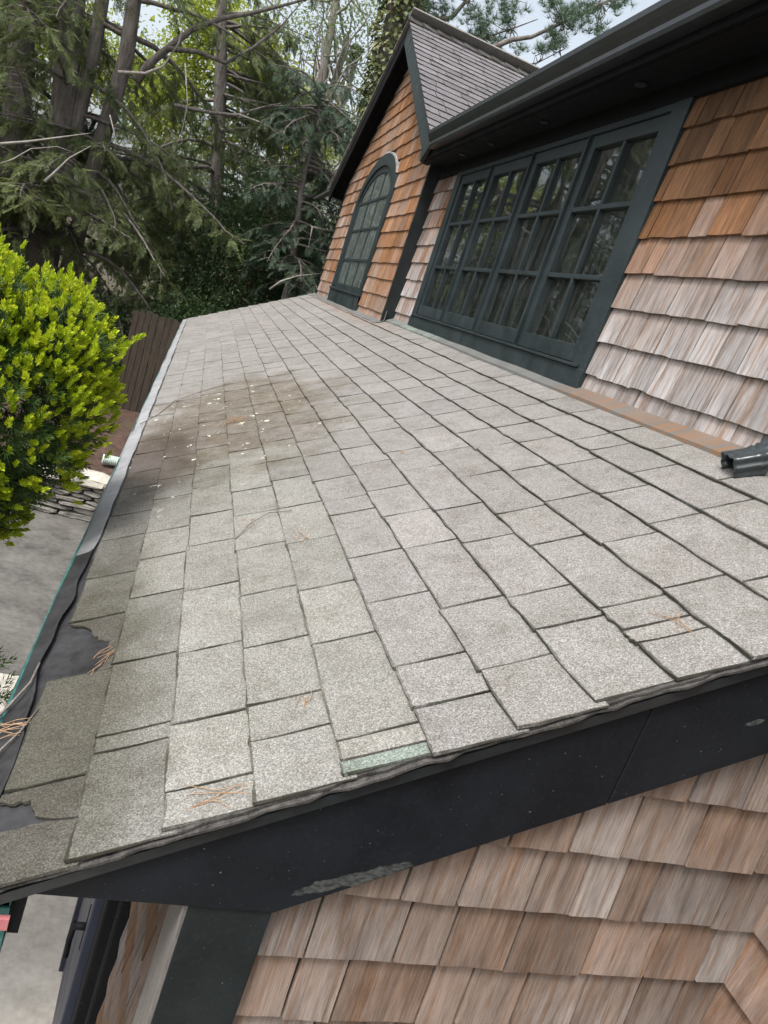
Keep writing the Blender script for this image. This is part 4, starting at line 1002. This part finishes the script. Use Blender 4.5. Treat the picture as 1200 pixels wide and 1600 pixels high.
# bare limbs that cross the open sky
def bare_limb(pts, Y, r0, root):
    p = px(pts, Y); p = [np.array(q) + rng.normal(0, .02, 3) for q in p]; n = len(p)
    r0 *= .72; MB().tube(p, [r0 * (1 - .8 * i / (n - 1)) for i in range(n)], 7).obj('limb', MAT['bark_pale'] if r0 < .035 else MAT['bark'], root, True)
hroot = bpy.data.objects['hemlock_tree']
bare_limb([(212, 130), (232, 100), (262, 78), (300, 50), (345, 28), (400, 22), (450, 8), (500, -8)], 13.9, .10, hroot)
bare_limb([(262, 78), (310, 82), (350, 98), (395, 78), (440, 40), (470, 5)], 13.8, .06, hroot)
bare_limb([(185, 114), (225, 117), (258, 100), (282, 70), (286, 40), (280, 0)], 12.6, .035, hroot)
bare_limb([(-20, 226), (50, 222), (100, 213), (145, 206)], 11.0, .028, hroot)
bare_limb([(72, 285), (76, 272), (95, 262), (105, 245), (140, 230)], 11.2, .03, hroot)
bare_limb([(-20, 262), (20, 245), (50, 232), (90, 230), (115, 238)], 11.1, .016, hroot)
bare_limb([(170, 180), (178, 215), (180, 248)], 11.5, .012, hroot); bare_limb([(290, 100), (293, 160), (288, 205), (275, 235)], 12.4, .016, hroot)
bare_limb([(270, 160), (330, 172), (372, 178), (410, 163), (470, 160)], 13.6, .05, hroot); bare_limb([(372, 178), (420, 195), (470, 240), (520, 250)], 13.6, .025, hroot)
bare_limb([(420, 455), (435, 440), (465, 432), (500, 428)], 12.2, .028, hroot); bare_limb([(488, 355), (520, 356), (545, 360)], 12.9, .022, hroot); bare_limb([(488, 355), (490, 372), (478, 400)], 12.9, .018, hroot)
# second hemlock behind, fills the middle
p = px([(330, 440), (338, 300), (345, 120), (350, -150)], 17.0); p = [(p[0][0], 17, TZ - .1)] + p + [(p[-1][0], 17, p[-1][2] + 3)]
hemlock('hemlock_tree', (p[0][0], 17, TZ), [(p, [.19, .17, .15, .12, .08, .04])], (-1.8, 7.5), (3.0, 1.8), 112, 'tall dark hemlock standing behind the bare crossing limbs', 22, dens=1.0, keep=lambda e: not (e[0] / e[1] < .012 and e[2] / e[1] > .1))
# dense rounded evergreen in front of the gable end
c0 = atY(415, 330, 15.2)
lob = [((c0[0], 15.2, -1.6), (2.0, 1.3, 1.4)), ((c0[0] - .1, 15.2, -.2), (1.75, 1.3, 1.35)), ((c0[0] + .25, 15.3, 1.0), (1.25, 1.1, 1.0)), ((c0[0] + .9, 15.0, .2), (.8, .9, 1.0)), ((c0[0] + 1.2, 15.0, -1.2), (.9, 1, 1.2))]
leafy('evergreen_tree', (c0[0], 15.2, TZ), [([(c0[0], 15.2, TZ - .1), (c0[0] + .05, 15.2, -1), (c0[0] + .1, 15.2, .3), (c0[0] + .2, 15.2, 1.6)], [.16, .13, .09, .03])], lob, 62000, .075, 'dense dark evergreen filling the space left of the gable', 23, 'evergreen', 'bark_red', 12, .42, .12, .42, branches=30)
p = px([(455, 430), (470, 300), (500, 160), (505, 60)], 13.6); p = [(p[0][0], 13.6, TZ - .1)] + p
hemlock('cypress_tree', (p[0][0], 13.6, TZ), [(p, [.07, .06, .05, .035, .02])], (-2.2, 3.0), (1.5, 1.0), 110, 'wispy blue green conifer just left of the arched window gable', 24, 'bluegreen', 'bark', dens=1.3, size=.17, sag=1.0)
# understorey shrubs behind the fence
shr = [(-3.3, 13.6, 1.1, 1.3, 'broad dark shrub under the multi stemmed hemlock'), (-1.9, 13.3, .9, 1.5, 'dark shrub left of the board fence'), (-.2, 13.7, 1.0, 1.9, 'dark leafy shrub behind the left end of the fence'), (1.3, 13.5, .9, 1.8, 'dark leafy shrub behind the middle of the fence, left of the gable foot'), (2.4, 14.0, 1.0, 1.9, 'leafy shrub nearest the foot of the gable')]
for i, (x_, y_, r_, h_, lb) in enumerate(shr):
    lob = [((x_, y_, TZ + h_ * .5), (r_, .7, h_ * .5)), ((x_ + .3, y_ + .2, TZ + h_ * .75), (r_ * .7, .6, h_ * .35)), ((x_ - .4, y_ - .1, TZ + h_ * .3), (r_ * .8, .7, h_ * .3))]
    leafy('understorey_shrub', (x_, y_, TZ), [([(x_, y_, TZ - .1), (x_ + .05, y_, TZ + h_ * .6)], [.05, .02]), ([(x_ + .1, y_, TZ - .1), (x_ + .3, y_, TZ + h_ * .6)], [.04, .02])], lob, 15000, .085, lb, 60 + i, 'evergreen', 'bark_red', 10, .45, .12, .3, 'shrub', 10, group='shrubs along the fence')
# bright spring tree far behind, pale thin tree, more backdrop
p = px([(420, 420), (425, 250), (430, 60)], 26); p = [(p[0][0], 26, TZ)] + p
lob = [(tuple(atY(u, v, 26 + dy)), (a, a, a * .9)) for u, v, a, dy in ((330, 30, 1.6, 0), (440, 175, 1.5, 1), (480, 230, 1.0, 0), (350, 230, 1.0, 1), (170, 130, 1.0, 0), (50, 20, 1.2, 0), (440, 390, .9, 0), (395, 100, 1.3, -1), (470, 195, .9, 0), (300, 110, 1.2, 1), (110, 60, 1.5, 0), (255, 150, 1.2, 0), (230, 180, 1.0, 1))]
leafy('spring_tree', (p[0][0], 26, TZ), [(p, [.3, .25, .2, .1])], lob, 26000, .15, 'sunlit yellow green spring tree glimpsed behind the hemlocks', 31, 'spring', 'bark', 8, .6, .32, .2, branches=26)
p = px([(470, 420), (478, 270), (500, 140), (525, 0), (540, -120)], 20); p = [(p[0][0], 20, TZ)] + p
lob = [(tuple(atY(u, v, 20 + dy)), (a, a, a)) for u, v, a, dy in ((520, 60, 1.2, 0), (560, 120, .8, .5), (545, 200, .9, 0), (500, 200, .9, -.5), (560, 260, .7, 0), (575, 20, 1.0, 0), (470, 30, 1.0, .5))]
leafy('thin_spring_tree', (p[0][0], 20, TZ), [(p, [.2, .17, .14, .11, .08, .05]), ([p[2], tuple(atY(515, 160, 20.2)), tuple(atY(545, 60, 20.3))], [.10, .08, .04])], lob, 5200, .085, 'slender pale trunked tree with sparse fresh leaves beside the gable peak', 32, 'palegreen', 'bark_pale', 4, .55, .22, .15, branches=60)
for (x_, y_, s_, lb, sd_) in ((-8.5, 27, 2.6, 'far pale green tree at the left background', 41), (-2.5, 31, 2.6, 'far pale green tree seen between the trunks', 42), (2.6, 30, 2.0, 'far pale green tree low behind the evergreen', 43)):
    lob = [((x_ + rng.uniform(-1, 1) * s_ * .6, y_ + rng.uniform(-1, 1), TZ + 1.4 + i * .95), (s_ * .65, s_ * .5, 1.2)) for i in range(5 if x_ > 0 else 8)]
    leafy('background_tree', (x_, y_, TZ), [([(x_, y_, TZ), (x_ + .1, y_, 0), (x_, y_, 3.5)], [.25, .2, .1])], lob, 9000, .17, lb, sd_, 'palegreen', 'bark', 8, .6, .35, .25, group='background trees')
# pine with an ivy clad trunk behind the dormer
YP = 16.0
p = px([(560, 330), (583, 230), (610, 110), (632, 0), (660, -160)], YP); p = [(p[0][0] - .3, YP, TZ - .1)] + p + [(p[-1][0] + .4, YP, p[-1][2] + 4)]
pr2 = empty('ivy_clad_pine', Vector((p[0][0], YP, TZ)), label='tall pine with an ivy covered trunk rising behind the dormer peak', cat='tree')
MB().tube(p, [.40, .36, .34, .31, .28, .22, .08], 12).obj('trunk', MAT['bark'], pr2, True)
rs = np.random.default_rng(77); n = 5200; O = []; D = []
for i in range(n):
    q, dd = along(np.array(p), rs.uniform(.12, .82)); a = rs.uniform(0, 6.28); o_ = np.array([math.cos(a), math.sin(a), 0]); O.append(q + o_ * (.33 + abs(rs.normal(0, .08)))); D.append(o_ * .6 + np.array([0, 0, -.9]) + rs.normal(0, .4, 3))
O = np.array(O); D = np.array(D); outw = unit(O - np.array([[*along(np.array(p), .5)[0]]])); outw[:, 2] = .4
tri_obj('ivy', stamp(leaf_tpl(.8), O, frames(D, outw + rs.normal(0, .3, O.shape)), rs.uniform(.07, .13, n)), 3, MAT['ivy'], pr2, kind='stuff')
TUF = [tuft_tpl(30, i) for i in range(3)]
def pine_limb(pts, Y, r0, tufts):
    P = [np.array(q) for q in px(pts, Y)]; nn = len(P); MB().tube(P, [r0 * (1 - .7 * i / (nn - 1)) for i in range(nn)], 6).obj('limb', MAT['bark'], pr2, True)
    O = []; D = []; tw = MB()
    for (u, v, ru, rv, n_) in tufts:
        for i in range(n_):
            c = atY(u + rs.normal(0, ru * .5), v + rs.normal(0, rv * .5), Y + rs.normal(0, .35)); O.append(c); D.append(np.array([rs.normal(0, .6), rs.normal(0, .6), .8 + rs.normal(0, .3)]))
        nearest = min(P, key=lambda q: np.linalg.norm(q - atY(u, v, Y)))
        for i in range(5):
            e = atY(u + rs.normal(0, ru * .5), v + rs.normal(0, rv * .5), Y + rs.normal(0, .3)); m_ = nearest * .5 + e * .5 + rs.normal(0, .08, 3); tw.tube([nearest, m_, e], [.014, .009, .004], 4, False)
    tw.obj('twigs', MAT['bark'], pr2, True, kind='stuff')
    O = np.array(O); tri_obj('needles', crown_sprays(O, np.array(D), rs.uniform(.12, .2, len(O)), TUF), 3, MAT['pine'], pr2)
pine_limb([(625, 40), (690, 30), (705, 28), (728, 2), (760, -20), (830, -60)], 16.0, .06, [(690, 15, 26, 24, 60), (745, 30, 30, 20, 50), (790, 15, 30, 22, 60), (660, 12, 18, 20, 26), (715, -20, 40, 15, 60)])
pine_limb([(620, 70), (690, 62), (755, 60), (800, 45), (840, 30)], 16.3, .03, [(752, 55, 16, 24, 60), (735, 62, 14, 10, 26), (778, 70, 14, 14, 26), (790, 40, 18, 18, 40), (810, 78, 10, 10, 12)])
pine_limb([(700, 110), (765, 76), (800, 62), (830, 58), (880, 35), (940, 5), (1000, -20)], 15.0, .055, [(885, 30, 30, 26, 90), (862, 60, 20, 20, 46), (915, 20, 26, 22, 70), (935, 48, 14, 16, 26), (860, 5, 18, 12, 30), (965, 8, 22, 14, 34)])
pine_limb([(780, 112), (812, 104), (840, 98), (875, 80)], 15.2, .022, [(845, 80, 14, 10, 18), (870, 72, 14, 12, 22)])
# hemlocks off to the left: seen mirrored in the window panes
def copy_tree(src, loc, rz_a, label, sc_=1.0):
    r2 = src.copy(); COL.objects.link(r2); r2.location = loc; r2.rotation_euler = (0, 0, rz_a); r2.scale = (sc_,) * 3; r2['label'] = label
    for ch in src.children:
        if ch.name.startswith('limb') and not ch.name.startswith('limbs'): continue
        c = ch.copy(); COL.objects.link(c); c.parent = r2; c.matrix_parent_inverse = ch.matrix_parent_inverse.copy()
    return r2
src2 = [o for o in bpy.data.objects if o.name.startswith('hemlock_tree') and o is not hroot and o.type == 'EMPTY'][0]
for (x_, y_, a_, lb, s_) in ((-7.0, 24.5, .7, 'hemlock beyond the multi stemmed trunks, mirrored in the casement panes', 1.0),):
    copy_tree(src2, (x_, y_, TZ), a_, lb, s_)
# neighbouring house with its metal flue, far behind
nh = empty('neighbour_house', Vector((4.6, 36, TZ)), label='pale neighbouring house with a metal flue far behind the gable', cat='house')
MB().box(2.5, 8.5, 36, 42, TZ - .1, 4.6).obj('wall', MAT['siding'], nh)
MB().prism([(35.6, 4.5), (42.4, 4.5), (39, 7.0)], 0, 2.2, 8.8).obj('roof', MAT['slate'], nh)
q = atY(553, 92, 37.2)
MB().tube([(q[0], 37.2, 5), (q[0], 37.2, q[2])], [.22, .22], 12).tube([(q[0], 37.2, q[2] + .1), (q[0], 37.2, q[2] + .32)], [.36, .30], 12).tube([(q[0], 37.2, q[2] + .4), (q[0], 37.2, q[2] + .55)], [.36, .2], 12).tube([(q[0], 37.2, q[2] - .1), (q[0], 37.2, q[2] + .5)], [.12, .12], 8).obj('flue', MAT['metal'], nh, True)
print('cedar', n1, n2, 'objects', len(bpy.data.objects))
